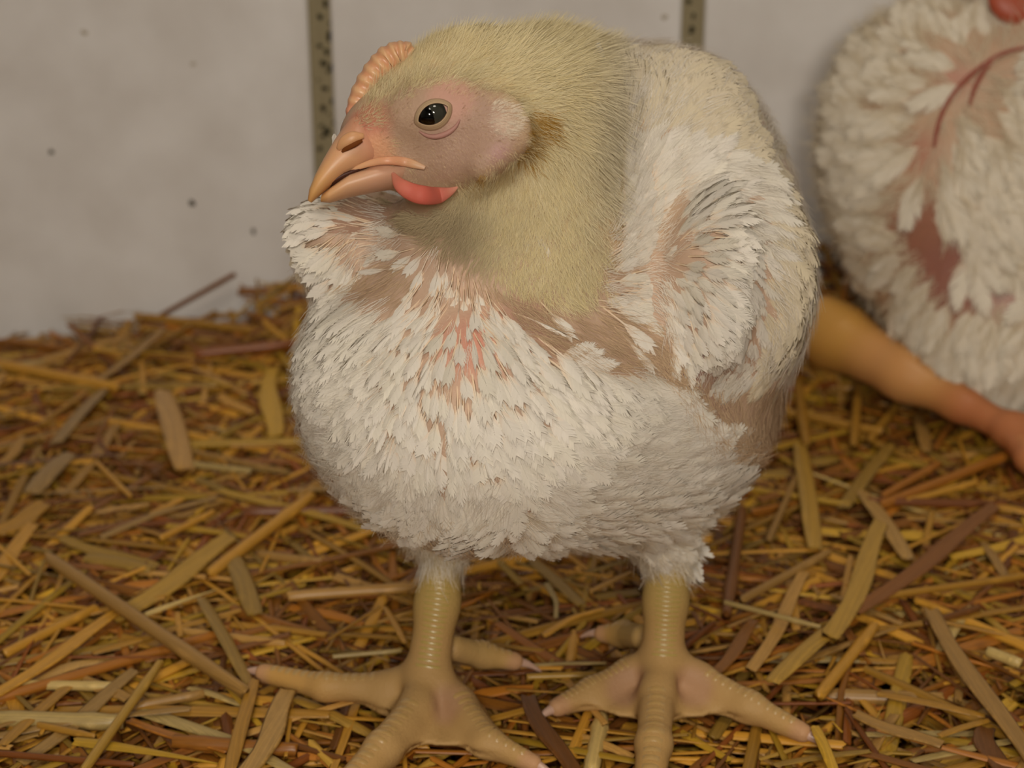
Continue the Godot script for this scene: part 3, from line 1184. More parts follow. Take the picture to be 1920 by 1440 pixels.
func toe_parts(parent: Node3D, origin: Vector3, joints: Array, radii: Array, scutes: int, mat: Material, claw_mat: Material, leg_col: Color, f: Field, ids: PackedInt32Array, claw := true) -> void:
	# scutes over the top of a toe or the front of a shank, and a claw at its end
	var total := 0.0
	for k in joints.size() - 1:
		total += (joints[k + 1] - joints[k]).length()
	var topward := RI * Vector3.UP
	for s in scutes:
		var from := 0.30 if claw else 0.05
		var a := from + (0.95 - from) * (s + 0.06) / scutes
		var e := from + (0.95 - from) * (s + 0.90) / scutes
		var b := Buf.new()
		var rows := []
		for j in 5:
			var run := lerpf(a, e, j / 4.0) * total
			var k := 0
			while k < joints.size() - 2 and run > (joints[k + 1] - joints[k]).length():
				run -= (joints[k + 1] - joints[k]).length()
				k += 1
			var seg: Vector3 = joints[k + 1] - joints[k]
			var u := run / seg.length()
			var c: Vector3 = joints[k] + seg * u
			var r: float = lerpf(radii[k], radii[k + 1], u) + 0.0
			var t := seg.normalized()
			var front := topward - t * topward.dot(t)
			if absf(t.dot(topward)) > 0.75:
				front = Vector3(0, 0, 1) - t * t.z
			front = front.normalized()
			var w := t.cross(front)
			var row := []
			var proud: float = [-0.00022, 0.00004, 0.00008, 0.00004, -0.00022][j]
			for m in 9:
				var th := lerpf(-0.72, 0.72, m / 8.0)
				var dirv := front * cos(th) + w * sin(th)
				var p := c + dirv * r
				for it in 3:
					p -= dirv * f.sd(p, ids)
				row.append(p + dirv * (proud - 0.0004 * pow(absf(th) / 0.72, 6.0)))
			rows.append(row)
		for row in rows:
			for p in row:
				b.v.append(p)
				b.c.append(leg_col)
		for j in 4:
			for m in 8:
				b.quad(j * 9 + m, j * 9 + m + 1, j * 9 + 10 + m, j * 9 + 9 + m)
		# normals point away from the toe's axis
		var mid: Vector3 = (rows[2][0] + rows[2][8]) / 2.0
		b.smooth()
		if b.n[22].dot(b.v[22] - mid) < 0.0:
			for q in b.n.size():
				b.n[q] = -b.n[q]
		put("scute", to_world(b, origin).mesh(), mat, parent)
	if claw:
		var z := joints.size() - 1
		var dirv: Vector3 = (joints[z] - joints[z - 1]).normalized()
		var tip: Vector3 = joints[z] + dirv * radii[z] * 0.2
		var pts := []
		var rr := []
		for k in 6:
			var u := k / 5.0
			pts.append(tip + dirv * u * radii[z] * 3.0 + topward * (0.0012 * u - 0.0035 * u * u))
			rr.append(radii[z] * 0.62 * (1.0 - u * 0.86))
		var cb := tube(pts, rr, 10, same(lin(196, 160, 140), 6))
		put("claw", to_world(cb, origin).mesh(), claw_mat, parent, "pale horn claw")


# ==================================================================== the standing chicken
# the lie of the plumage, measured from the photograph: root x, y, angle, length, width, style (0 soft, 1 pin, 2 covert)
const LIE := [
	# breast, either side of the keel
	[845, 500, 100, 90, 20, 1], [800, 560, 118, 90, 22, 1], [730, 560, 140, 95, 32, 0], [650, 580, 160, 95, 38, 0], [600, 640, 172, 90, 40, 0], [660, 700, 166, 90, 40, 0],
	[600, 760, 172, 85, 40, 0], [740, 680, 140, 90, 32, 1], [790, 640, 112, 95, 24, 1], [700, 800, 150, 85, 40, 0], [620, 850, 160, 80, 40, 0], [770, 800, 118, 80, 30, 1],
	[700, 900, 135, 80, 40, 0], [780, 900, 110, 80, 36, 0], [740, 970, 128, 75, 34, 0], [830, 700, 92, 90, 18, 1], [830, 850, 92, 75, 28, 0], [840, 950, 95, 70, 34, 0],
	[885, 520, 76, 95, 20, 1], [920, 580, 62, 110, 22, 1], [970, 640, 48, 115, 26, 1], [900, 680, 76, 100, 24, 1], [950, 740, 58, 100, 28, 1], [1040, 700, 30, 110, 34, 2],
	[1130, 730, 10, 105, 42, 0], [1220, 750, 2, 95, 42, 0], [1060, 790, 24, 100, 42, 0], [1180, 830, 6, 95, 44, 0], [1300, 860, 0, 85, 42, 0], [960, 840, 60, 85, 36, 0],
	[900, 860, 84, 80, 32, 1], [1020, 880, 40, 90, 42, 0], [1120, 910, 20, 90, 44, 0], [1240, 930, 12, 85, 42, 0], [1350, 900, -8, 80, 40, 0], [930, 950, 110, 80, 34, 0],
	[900, 1000, 130, 70, 32, 0], [1010, 970, 50, 80, 38, 0], [1120, 990, 28, 80, 42, 0], [1260, 1000, 50, 70, 36, 0], [1220, 1040, 80, 60, 34, 0], [1000, 1020, 75, 70, 36, 0], [1120, 1030, 50, 70, 38, 0], [760, 1010, 110, 70, 34, 0], [840, 1020, 90, 60, 30, 0], [680, 960, 140, 70, 34, 0], [1400, 960, 10, 60, 34, 0],
	# neck side, shoulder and back
	[1170, 330, -50, 95, 36, 2], [1210, 260, -62, 95, 40, 0], [1260, 170, -55, 85, 44, 0], [1200, 130, -60, 70, 40, 0], [1340, 190, -30, 80, 46, 0], [1420, 260, -25, 80, 46, 0],
	[1240, 340, -42, 105, 34, 2], [1290, 300, -38, 100, 36, 2], [1200, 410, -38, 105, 30, 2], [1270, 400, -32, 100, 30, 2], [1330, 370, -20, 90, 28, 2], [1170, 480, -22, 95, 26, 1],
	[1230, 450, -20, 90, 26, 2], [1150, 540, 2, 95, 24, 1], [1190, 590, 20, 90, 26, 2], [1400, 340, 0, 80, 40, 0], [1470, 360, 30, 80, 44, 0], [1410, 420, 8, 75, 30, 0],
	# the wing folded on the flank, fanning out from its wrist
	[1290, 475, 0, 80, 20, 1], [1310, 500, 22, 80, 24, 2], [1295, 530, 55, 75, 22, 2], [1285, 570, 80, 75, 20, 1], [1290, 630, 88, 75, 22, 1], [1340, 540, 38, 80, 28, 2],
	[1330, 600, 62, 75, 24, 2], [1380, 480, 6, 75, 20, 1], [1400, 540, 24, 75, 26, 2], [1390, 610, 42, 75, 28, 2], [1350, 660, 66, 46, 18, 1], [1440, 580, 40, 75, 34, 0],
	[1430, 660, 60, 44, 34, 0], [1490, 470, 60, 80, 42, 0], [1500, 580, 95, 80, 42, 0], [1470, 660, 130, 52, 38, 0], [1400, 700, 150, 44, 34, 0], [1310, 690, 92, 34, 16, 1],
	# the other wing, beside the beak
	[735, 400, 196, 95, 20, 1], [690, 380, 206, 80, 20, 1], [700, 430, 178, 90, 20, 1], [740, 470, 172, 110, 18, 1], [640, 400, 172, 85, 22, 1], [600, 420, 168, 80, 24, 1],
	[640, 460, 140, 80, 20, 1], [600, 470, 150, 75, 22, 1], [660, 490, 118, 80, 20, 1], [570, 390, 182, 60, 26, 2], [560, 450, 168, 60, 24, 2], [590, 510, 125, 60, 24, 2], [550, 500, 140, 60, 30, 0]]
# how the down lies on head and neck and where the skin is bare
const DOWN_LIE := [[700, 140, -60], [760, 110, -60], [850, 80, -55], [950, 60, -40], [1040, 80, -25], [1120, 110, 0], [820, 140, -40], [900, 130, -30], [1000, 160, -15], [1080, 220, 30],
	[1140, 220, 50], [1120, 330, 75], [1050, 320, 75], [1060, 430, 82], [980, 430, 95], [1100, 500, 85], [1010, 520, 88], [900, 420, 120], [830, 420, 150], [770, 410, 165],
	[850, 480, 110], [940, 350, 90], [740, 220, -20], [700, 260, 0], [860, 320, 60], [780, 440, 180], [1000, 250, 20], [680, 300, 0],
	[960, 560, 60], [1060, 600, 40], [1180, 650, 10], [1280, 720, 60], [1380, 780, 70], [1330, 740, 60], [830, 700, 90], [830, 600, 95], [740, 560, 160], [700, 520, 178]]
const YELLOW := [640, 240, 690, 120, 780, 50, 900, 10, 1010, 20, 1110, 50, 1150, 80, 1165, 200, 1165, 330, 1140, 440, 1120, 545, 1060, 580, 980, 560, 900, 505, 830, 470, 770, 440, 730, 400, 640, 350]
const FACE := [650, 235, 690, 205, 745, 180, 800, 160, 870, 165, 935, 180, 985, 215, 990, 275, 960, 320, 900, 330, 860, 345, 800, 322, 690, 330]
const BARE := [[885, 500, 1000, 560, 1130, 575, 1245, 615, 1262, 690, 1140, 690, 1060, 665, 990, 625, 920, 560], [1200, 645, 1262, 640, 1300, 700, 1360, 722, 1490, 715, 1475, 890, 1425, 905, 1350, 860, 1318, 790, 1250, 735], [640, 520, 740, 480, 800, 500, 770, 560, 700, 560]]


func build_chicken() -> void:
	var f := Field.new()
	var base := gnd(1020, 1285, 0.0)
	base.y = 0.0
	# trunk
	var torso := PackedInt32Array()
	torso.append(egg(f, 915, 765, 0.462, 345, 264, 380))
	torso.append(egg(f, 1170, 740, 0.490, 275, 275, 330, 0, 0.02))
	torso.append(egg(f, 1150, 560, 0.500, 320, 330, 360, 0, 0.02))
	torso.append(egg(f, 1270, 385, 0.510, 205, 270, 330, -12, 0.02))
	torso.append(egg(f, 1000, 480, 0.445, 150, 130, 150, 0, 0.02))              # crop and foot of the neck
	torso.append(egg(f, 1400, 505, 0.459, 122, 205, 145, -8, 0.012))            # folded wing
	torso.append(egg(f, 1332, 530, 0.4335, 64, 145, 75, -4, 0.014))              # its wrist
	torso.append(egg(f, 634, 452, 0.452, 92, 88, 140, 0, 0.005))                # the other wing
	torso.append(egg(f, 1265, 290, 0.462, 95, 160, 110, 20, 0.02))              # shoulder feathers
	torso.append(egg(f, 1235, 985, 0.492, 62, 62, 80, 0, 0.008))                # thighs
	torso.append(egg(f, 740, 650, 0.456, 140, 130, 185, 0, 0.02))               # fullness of the breast beside the keel
	torso.append(limb(f, cs(712, 446, 0.455), 78, cs(860, 520, 0.446), 105, 0.012))
	torso.append(egg(f, 835, 975, 0.488, 90, 50, 90, 0, 0.008))
	var neck := PackedInt32Array()
	neck.append(limb(f, cs(985, 225, 0.432), 152, cs(1015, 420, 0.443), 152, 0.014))
	neck.append(limb(f, cs(835, 335, 0.418), 62, cs(850, 470, 0.440), 112, 0.014))
	neck.append(limb(f, cs(1060, 195, 0.452), 125, cs(1200, 265, 0.485), 150, 0.020))
	# head
	var head := PackedInt32Array()
	head.append(egg(f, 880, 195, 0.418, 150, 138, 105, 0, 0.010))
	head.append(egg(f, 780, 235, 0.414, 120, 105, 88, -20, 0.008))
	head.append(egg(f, 700, 262, 0.411, 62, 62, 66, 0, 0.006))
	head.append(egg(f, 800, 312, 0.413, 85, 42, 62, -6, 0.006))
	head.append(egg(f, 895, 270, 0.405, 70, 62, 42, 0, 0.010))                  # cheek
	head.append(egg(f, 815, 192, 0.401, 62, 34, 22, -18, 0.010))                # brow
	head.append(egg(f, 945, 224, 0.3998, 38, 40, 18, 0, 0.008))                 # ear
	head.append(limb(f, cs(968, 262, 0.3998), 16, cs(905, 312, 0.3996), 14, 0.007))   # fold under the ear
	# legs and feet
	var legs := PackedInt32Array()
	var hock_a := cs(838, 1000, 0.488)
	var ball_a := gc(802, 1262, 0.014)
	var hock_b := cs(1255, 1010, 0.493)
	var ball_b := gc(1242, 1236, 0.014)
	legs.append(limb(f, hock_a, 37, hock_a.lerp(ball_a, 0.5), 36, 0.004))
	legs.append(limb(f, hock_a.lerp(ball_a, 0.5), 36, ball_a, 42, 0.006))
	legs.append(limb(f, hock_b, 36, hock_b.lerp(ball_b, 0.5), 36, 0.004))
	legs.append(limb(f, hock_b.lerp(ball_b, 0.5), 36, ball_b, 42, 0.006))
	var toes_a := [
		[[ball_a, gc(725, 1290, 0.008), gc(610, 1288, 0.007), gc(495, 1262, 0.006)], [0.0062, 0.0054, 0.0046, 0.0030]],
		[[ball_a, gc(782, 1330, 0.009), gc(718, 1405, 0.007), gc(650, 1480, 0.005)], [0.0066, 0.0060, 0.0058, 0.0046]],
		[[ball_a, gc(860, 1318, 0.009), gc(915, 1392, 0.006), gc(1000, 1432, 0.004)], [0.0064, 0.0052, 0.0044, 0.0028]],
		[[gc(850, 1215, 0.014), gc(905, 1228, 0.008), gc(965, 1240, 0.005)], [0.0046, 0.0044, 0.0030]]]
	var toes_b := [
		[[ball_b, gc(1180, 1262, 0.009), gc(1110, 1296, 0.006), gc(1045, 1326, 0.005)], [0.0060, 0.0050, 0.0044, 0.0030]],
		[[ball_b, gc(1232, 1300, 0.010), gc(1226, 1395, 0.008), gc(1216, 1480, 0.005)], [0.0064, 0.0056, 0.0056, 0.0044]],
		[[ball_b, gc(1310, 1272, 0.009), gc(1405, 1325, 0.006), gc(1505, 1374, 0.004)], [0.0062, 0.0052, 0.0050, 0.0030]],
		[[gc(1205, 1195, 0.014), gc(1170, 1190, 0.006), gc(1130, 1188, 0.004)], [0.0046, 0.0046, 0.0030]]]
	for toes in [toes_a, toes_b]:
		for t in toes:
			for k in t[0].size() - 1:
				t[1][k] *= 0.9
				legs.append(f.limb(t[0][k], t[1][k], t[0][k + 1], t[1][k + 1] * (0.9 if k < t[0].size() - 2 else 1.0), 0.003))
	for web in [[gc(838, 1350, 0.005), 0.0125, 0.0140, 0], [gc(755, 1308, 0.0045), 0.0080, 0.0090, 0], [gc(1175, 1308, 0.0045), 0.0100, 0.0110, 0], [gc(1292, 1308, 0.0045), 0.0110, 0.0110, 0]]:
		legs.append(f.egg(web[0], Vector3(web[1], 0.0019, web[2]), RI, 0.006))

	# colours of the skin itself
	var skin := lin(194, 166, 144)
	var flesh := lin(166, 134, 114)
	var leg_y := lin(176, 152, 86)
	dab(f, 900, 180, 0.42, 300, lin(206, 182, 138))
	dab(f, 1050, 330, 0.44, 260, lin(200, 176, 132))
	dab(f, 800, 250, 0.40, 165, lin(170, 142, 120))
	dab(f, 890, 255, 0.40, 130, lin(168, 138, 120))
	dab(f, 680, 230, 0.40, 70, lin(180, 110, 90), 0.8)
	dab(f, 700, 290, 0.40, 60, lin(214, 158, 120), 0.8)
	dab(f, 845, 185, 0.397, 60, lin(196, 146, 130), 0.6)
	dab(f, 945, 222, 0.392, 44, lin(216, 190, 170), 0.9)
	dab(f, 938, 290, 0.392, 48, lin(186, 144, 146), 0.9)
	dab(f, 900, 420, 0.40, 130, lin(176, 152, 122), 0.8)
	dab(f, 1000, 600, 0.41, 120, lin(164, 124, 106), 0.7)
	dab(f, 880, 600, 0.40, 150, lin(206, 138, 120), 0.8)
	dab(f, 1330, 760, 0.43, 190, lin(160, 128, 110), 0.7)
	dab(f, 1290, 690, 0.43, 50, lin(128, 92, 104), 0.7)
	for leg in [hock_a.lerp(ball_a, 0.6), hock_b.lerp(ball_b, 0.6)]:
		f.paint.append([leg, 0.040, leg_y, 1.0])
		f.paint.append([leg + RI * Vector3(0, -0.030, 0.02), 0.055, lin(180, 144, 92), 1.0])
	for web in [gc(842, 1330, 0.008), gc(1180, 1292, 0.008), gc(1296, 1292, 0.008)]:
		f.paint.append([web, 0.010, lin(172, 132, 102), 0.8])
	for t in toes_a + toes_b:
		f.paint.append([t[0][t[0].size() - 1], 0.006, lin(192, 146, 112), 0.7])

	var all := PackedInt32Array()
	all.append_array(torso)
	all.append_array(neck)
	all.append_array(head)
	var head_ids := head.duplicate()
	head_ids.append_array(neck)
	var b := Buf.new()
	var hb := AABB(Vector3(-0.062, 0.040, -0.445), Vector3(0.072, 0.068, 0.09))
	f.nets(b, all, Vector3(-0.090, -0.062, -0.610), Vector3(0.115, 0.118, -0.355), 0.0030, [AABB(hb.position + Vector3.ONE * 0.005, hb.size - Vector3.ONE * 0.010)], skin)
	f.nets(b, all, hb.position, hb.end, 0.0013, [], flesh)
	var leg_ids := legs.duplicate()
	leg_ids.append_array(PackedInt32Array([torso[9], torso[12]]))
	f.nets(b, leg_ids, Vector3(-0.095, -0.140, -0.545), Vector3(0.105, -0.046, -0.420), 0.0013, [], lin(194, 150, 84))

	var t := thing("chicken", "young white chicken standing on straw with half-grown feathers and a pale yellow downy head", "chicken", base, "white chickens in the pen")
	var flesh_mat := skin_mat(0.55, 0.35, 0.06)
	var pores := FastNoiseLite.new()
	pores.seed = 12
	pores.noise_type = FastNoiseLite.TYPE_CELLULAR
	pores.frequency = 0.09
	var pt := NoiseTexture2D.new()
	pt.width = 256; pt.height = 256; pt.seamless = true
	pt.noise = pores
	pt.as_normal_map = true
	pt.bump_strength = 3.0
	flesh_mat.normal_enabled = true
	flesh_mat.normal_texture = pt
	flesh_mat.normal_scale = 0.55
	flesh_mat.uv1_triplanar = true
	flesh_mat.uv1_scale = Vector3(45, 45, 45)
	var world_body := Buf.new()
	world_body.v = b.v.duplicate(); world_body.n = b.n.duplicate(); world_body.c = b.c; world_body.i = b.i
	put("body", to_world(world_body, base).mesh(), flesh_mat, t)

	head_details(t, f, head_ids, base)

	# scutes and claws
	var horn := skin_mat(0.3, 0.6)
	var scute_mat := skin_mat(0.30, 0.6, 0.05)
	for s in [[hock_a, ball_a, 0.0061, 0.0075], [hock_b, ball_b, 0.0060, 0.0075]]:
		toe_parts(t, base, [s[0].lerp(s[1], 0.12), s[0].lerp(s[1], 0.5), s[1]], [s[2], s[2], s[3]], 20, scute_mat, horn, leg_y, f, legs, false)
	for toes in [toes_a, toes_b]:
		for k in 4:
			toe_parts(t, base, toes[k][0], toes[k][1], [13, 11, 12, 6][k], scute_mat, horn, lin(182, 148, 92), f, legs)

	plumage(t, f, torso, all, b, base)


func head_details(t: Node3D, f: Field, ids: PackedInt32Array, base: Vector3) -> void:
	var horn := skin_mat(0.42, 0.45, 0.08)
	# beak
	var up_cols := [lin(184, 124, 100), lin(194, 140, 110), lin(204, 154, 116), lin(204, 154, 112), lin(206, 156, 104), lin(196, 148, 92), lin(190, 140, 84)]
	var upper := loft([[676, 196, 745, 300, 0.4105, 58], [650, 232, 712, 309, 0.409, 58], [628, 264, 680, 318, 0.4075, 52], [608, 298, 650, 329, 0.406, 44], [592, 328, 622, 348, 0.405, 34], [580, 356, 600, 366, 0.404, 22], [577, 376, 584, 380, 0.4035, 8]], 24, up_cols, 0.9)
	var bk := Node3D.new()
	bk.name = "beak"
	t.add_child(bk, true)
	put("upper_mandible", to_world(upper, base).mesh(), horn, bk)
	var low_cols := [lin(188, 144, 120), lin(198, 152, 124), lin(202, 156, 120), lin(206, 158, 112), lin(190, 142, 86)]
	var lower := loft([[770, 304, 752, 352, 0.4105, 52], [712, 308, 705, 359, 0.409, 49], [660, 325, 652, 370, 0.4075, 42], [624, 350, 618, 380, 0.4062, 29], [605, 364, 602, 379, 0.4058, 14]], 20, low_cols, 0.9)
	put("lower_mandible", to_world(lower, base).mesh(), horn, bk)
	var gape := loft([[690, 312, 690, 322, 0.408, 36], [650, 322, 646, 340, 0.407, 34], [620, 338, 616, 354, 0.406, 24], [606, 350, 604, 358, 0.4055, 10]], 12, same(lin(70, 34, 24), 4))
	put("mouth", to_world(gape, base).mesh(), skin_mat(0.6), bk)
	var lip_pts := []
	var lip_r := []
	for e in [[652, 322, 3, 0.4040], [676, 312, 5, 0.4030], [702, 304, 7, 0.4022], [728, 301, 8, 0.4014], [756, 303, 9, 0.41], [776, 308, 8, 0.41], [797, 315, 4, 0.41]]:
		var d := hit(f, ids, e[0], e[1])
		d = e[3] if d < 0.0 else minf(d + 0.0002, e[3])
		lip_pts.append(cs(e[0], e[1], d))
		lip_r.append(e[2] * 0.40 / FPX)
	var lip := tube(lip_pts, lip_r, 12, [lin(212, 160, 118), lin(212, 160, 118), lin(212, 156, 118), lin(210, 148, 114), lin(206, 148, 114), lin(202, 154, 116), lin(198, 158, 130)], 0.6)
	put("gape_flange", to_world(lip, base).mesh(), horn, bk)
	# nostril: a slit under a low horny lid
	var dn := 0.4072 - 52.0 * 0.4072 / FPX
	var slit := tube([cs(641, 285, dn + 0.0002), cs(652, 276, dn - 0.0004), cs(666, 268, dn - 0.0006), cs(679, 263, dn - 0.0003)], [0.0003, 0.0008, 0.0009, 0.0004], 10, same(lin(104, 56, 28), 4), 0.5)
	put("nostril", to_world(slit, base).mesh(), skin_mat(0.7, 0.2), bk)
	var lid := tube([cs(634, 280, dn + 0.0006), cs(645, 267, dn - 0.0002), cs(662, 257, dn - 0.0006), cs(682, 255, dn - 0.0002)], [0.0006, 0.0015, 0.0015, 0.0006], 12, same(lin(200, 148, 106), 4), 0.6)
	put("nostril_lid", to_world(lid, base).mesh(), horn, bk)

	# comb: a low ridged blade from the beak to the crown
	var path := [[650, 232, 2], [655, 206, 7], [665, 177, 10], [681, 148, 12], [700, 122, 14], [720, 102, 15], [742, 90, 14], [763, 87, 11], [776, 96, 5]]
	var cb := Buf.new()
	var rows := []
	var cols := []
	var steps := 84
	for k in steps + 1:
		var u := float(k) / steps * (path.size() - 1)
		var i := mini(int(u), path.size() - 2)
		var w := u - i
		var px := lerpf(path[i][0], path[i + 1][0], w)
		var py := lerpf(path[i][1], path[i + 1][1], w)
		var hgt := lerpf(path[i][2], path[i + 1][2], w)
		var tx: float = path[i + 1][0] - path[i][0]
		var ty: float = path[i + 1][1] - path[i][1]
		var tl := sqrt(tx * tx + ty * ty)
		var nx := ty / tl
		var ny := -tx / tl
		var ridge := pow(0.5 + 0.5 * sin(u * 9.0), 1.2)
		var hh := hgt * (0.84 + 0.22 * ridge)
		var half := (23.0 + 4.0 * ridge) * minf(1.0, hgt / 12.0)
		var d := 0.4120
		var row := []
		for m in 14:
			var th := TAU * m / 14.0
			var out := cos(th)
			var along := hh * out if out > 0.0 else 36.0 * out
			row.append(cs(px + nx * along, py + ny * along, d - sin(th) * half * 0.41 / FPX * (1.0 - 0.35 * maxf(out, 0.0))))
		rows.append(row)
		cols.append(lin(202, 146, 108).lerp(lin(212, 166, 124), ridge).lerp(lin(200, 122, 98), smoothstep(2.0, 0.3, u)))
	rings(cb, rows, cols)
	cb.smooth()
	put("comb", to_world(cb, base).mesh(), skin_mat(0.4, 0.5, 0.1), t, "low ridged orange comb")

	# wattle
	var wp := []
	var wr := []
	for e in [[736, 324, 3], [750, 346, 13], [772, 360, 17], [796, 366, 18], [822, 366, 16], [842, 360, 9], [858, 351, 2]]:
		var d := hit(f, ids, e[0], e[1] - 10)
		if d < 0.0 or d > 0.405:
			d = 0.400
		wp.append(cs(e[0], e[1], d - 0.0008))
		wr.append(e[2] * 0.4 / FPX)
	var wb := tube(wp, wr, 14, [lin(204, 134, 112), lin(194, 110, 92), lin(190, 96, 80), lin(186, 92, 78), lin(186, 98, 84), lin(188, 112, 96), lin(200, 138, 116)], 0.55)
	put("wattle", to_world(wb, base).mesh(), skin_mat(0.6, 0.35, 0.1), t, "small coral red wattle")

	# eye: ball, pupil, lids
	var de := hit(f, ids, 812, 214)
	if de < 0.0:
		de = 0.396
	var s := de / FPX
	var ring_mat := skin_mat(0.55, 0.4, 0.05)
	var eye := Node3D.new()
	eye.name = "eye"
	t.add_child(eye, true)
	var ball := Buf.new()
	globe(ball, cs(814, 214, de + 0.0027), 31.5 * s, lin(52, 50, 44))
	var eyeball := put("eyeball", to_world(ball, base).mesh(), skin_mat(0.05, 0.6), eye)
	var pup := Buf.new()
	globe(pup, cs(806, 217, de + 0.0027 - 0.00060), 27.5 * s, lin(7, 6, 5))
	eyeball.name = "eyeball"
	put("pupil", to_world(pup, base).mesh(), skin_mat(0.04, 0.6), eye)
	# almond opening, its corners to the beak side below and the ear side above
	var lb := Buf.new()
	var nr := 44
	var prof := [[1.0, 0.0001, 0], [1.02, -0.0006, 0], [1.09, -0.0008, 1], [1.15, -0.0006, 2], [1.21, -0.0007, 1], [1.28, -0.0004, 2], [1.34, -0.0005, 1], [1.42, -0.0001, 2], [1.50, 0.0000, 2], [1.62, 0.0010, 2]]
	var lid_cols := [lin(104, 68, 52), lin(190, 166, 130), lin(166, 138, 112)]
	for j in prof.size():
		for k in nr:
			var th := TAU * k / nr
			var ex := 30.0 * cos(th)
			var ey := 18.0 * signf(sin(th)) * pow(absf(sin(th)), 1.5)
			var grow: float = prof[j][0]
			var gx := ex * (1.0 + (grow - 1.0) * 0.62)
			var gy := ey + (grow - 1.0) * 20.0 * sin(th) * (1.25 if sin(th) > 0.0 else 1.0)
			var ca := cos(deg_to_rad(-27.0))
			var sa := sin(deg_to_rad(-27.0))
			var px := 812.0 + gx * ca - gy * sa
			var py := 214.0 + gx * sa + gy * ca
			var d := hit(f, ids, px, py)
			if d < 0.0:
				d = de
			var bulge := (0.0010 + 0.00012 * sin(th * 19.0)) * (1.0 - smoothstep(1.0, 1.55, grow))
			lb.v.append(cs(px, py, d + prof[j][1] - bulge * 0.6))
			lb.c.append(lid_cols[prof[j][2]])
	for j in prof.size() - 1:
		for k in nr:
			var k2 := (k + 1) % nr
			lb.quad(j * nr + k, j * nr + k2, (j + 1) * nr + k2, (j + 1) * nr + k)
	lb.smooth()
	var away := 0.0
	for q in lb.n.size():
		away += lb.n[q].z
	if away < 0.0:
		for q in lb.n.size():
			lb.n[q] = -lb.n[q]
	put("eyelid", to_world(lb, base).mesh(), ring_mat, eye)
	# fold under the eye
	var fp := []
	for e in [[786, 246], [800, 254], [818, 256], [838, 250], [854, 238], [862, 224]]:
		fp.append(cs(e[0], e[1], hit(f, ids, e[0], e[1]) - 0.0002))
	var fold := tube(fp, [0.0002, 0.0005, 0.0007, 0.0007, 0.0005, 0.0002], 8, same(lin(168, 124, 114), 6))
	put("eye_fold", to_world(fold, base).mesh(), ring_mat, eye)


func globe(b: Buf, c: Vector3, r: float, col: Color) -> void:
	var rows := []
	for j in 15:
		var ph := PI * (j + 0.5) / 15.0
		var row := []
		for k in 26:
			var th := TAU * k / 26.0
			row.append(c + Vector3(sin(ph) * cos(th), sin(ph) * sin(th), cos(ph)) * r)
		rows.append(row)
	rings(b, rows, same(col, 15))
	b.smooth()


func feather_set(seed_: int, white: Color, sheath: Color) -> Array:   # [style][bend class * 3 + variant] of feathers one unit long
	var g := RandomNumberGenerator.new()
	g.seed = seed_
	var o := []
	for style in 3:
		var list := []
		for k in 9:
			var b := Buf.new()
			feather(b, style, [0.46, 0.24, 0.34][style], [0.03, 0.15, 0.32][k / 3] * g.randf_range(0.85, 1.15), g, white, sheath)
			b.face_out()
			list.append(b)
		o.append(list)
	return o


func light_feathers(seed_: int, white: Color, sheath: Color) -> Array:
	var g := RandomNumberGenerator.new()
	g.seed = seed_
	var o := []
	for k in 3:
		var b := Buf.new()
		feather(b, 0, 0.5, 0.2, g, white, sheath, true)
		b.face_out()
		o.append(b)
	return o


func vane_mat() -> StandardMaterial3D:
	var m := skin_mat(0.6, 0.35)
	m.backlight_enabled = true
	m.backlight = Color(0.4, 0.4, 0.4)
	return m


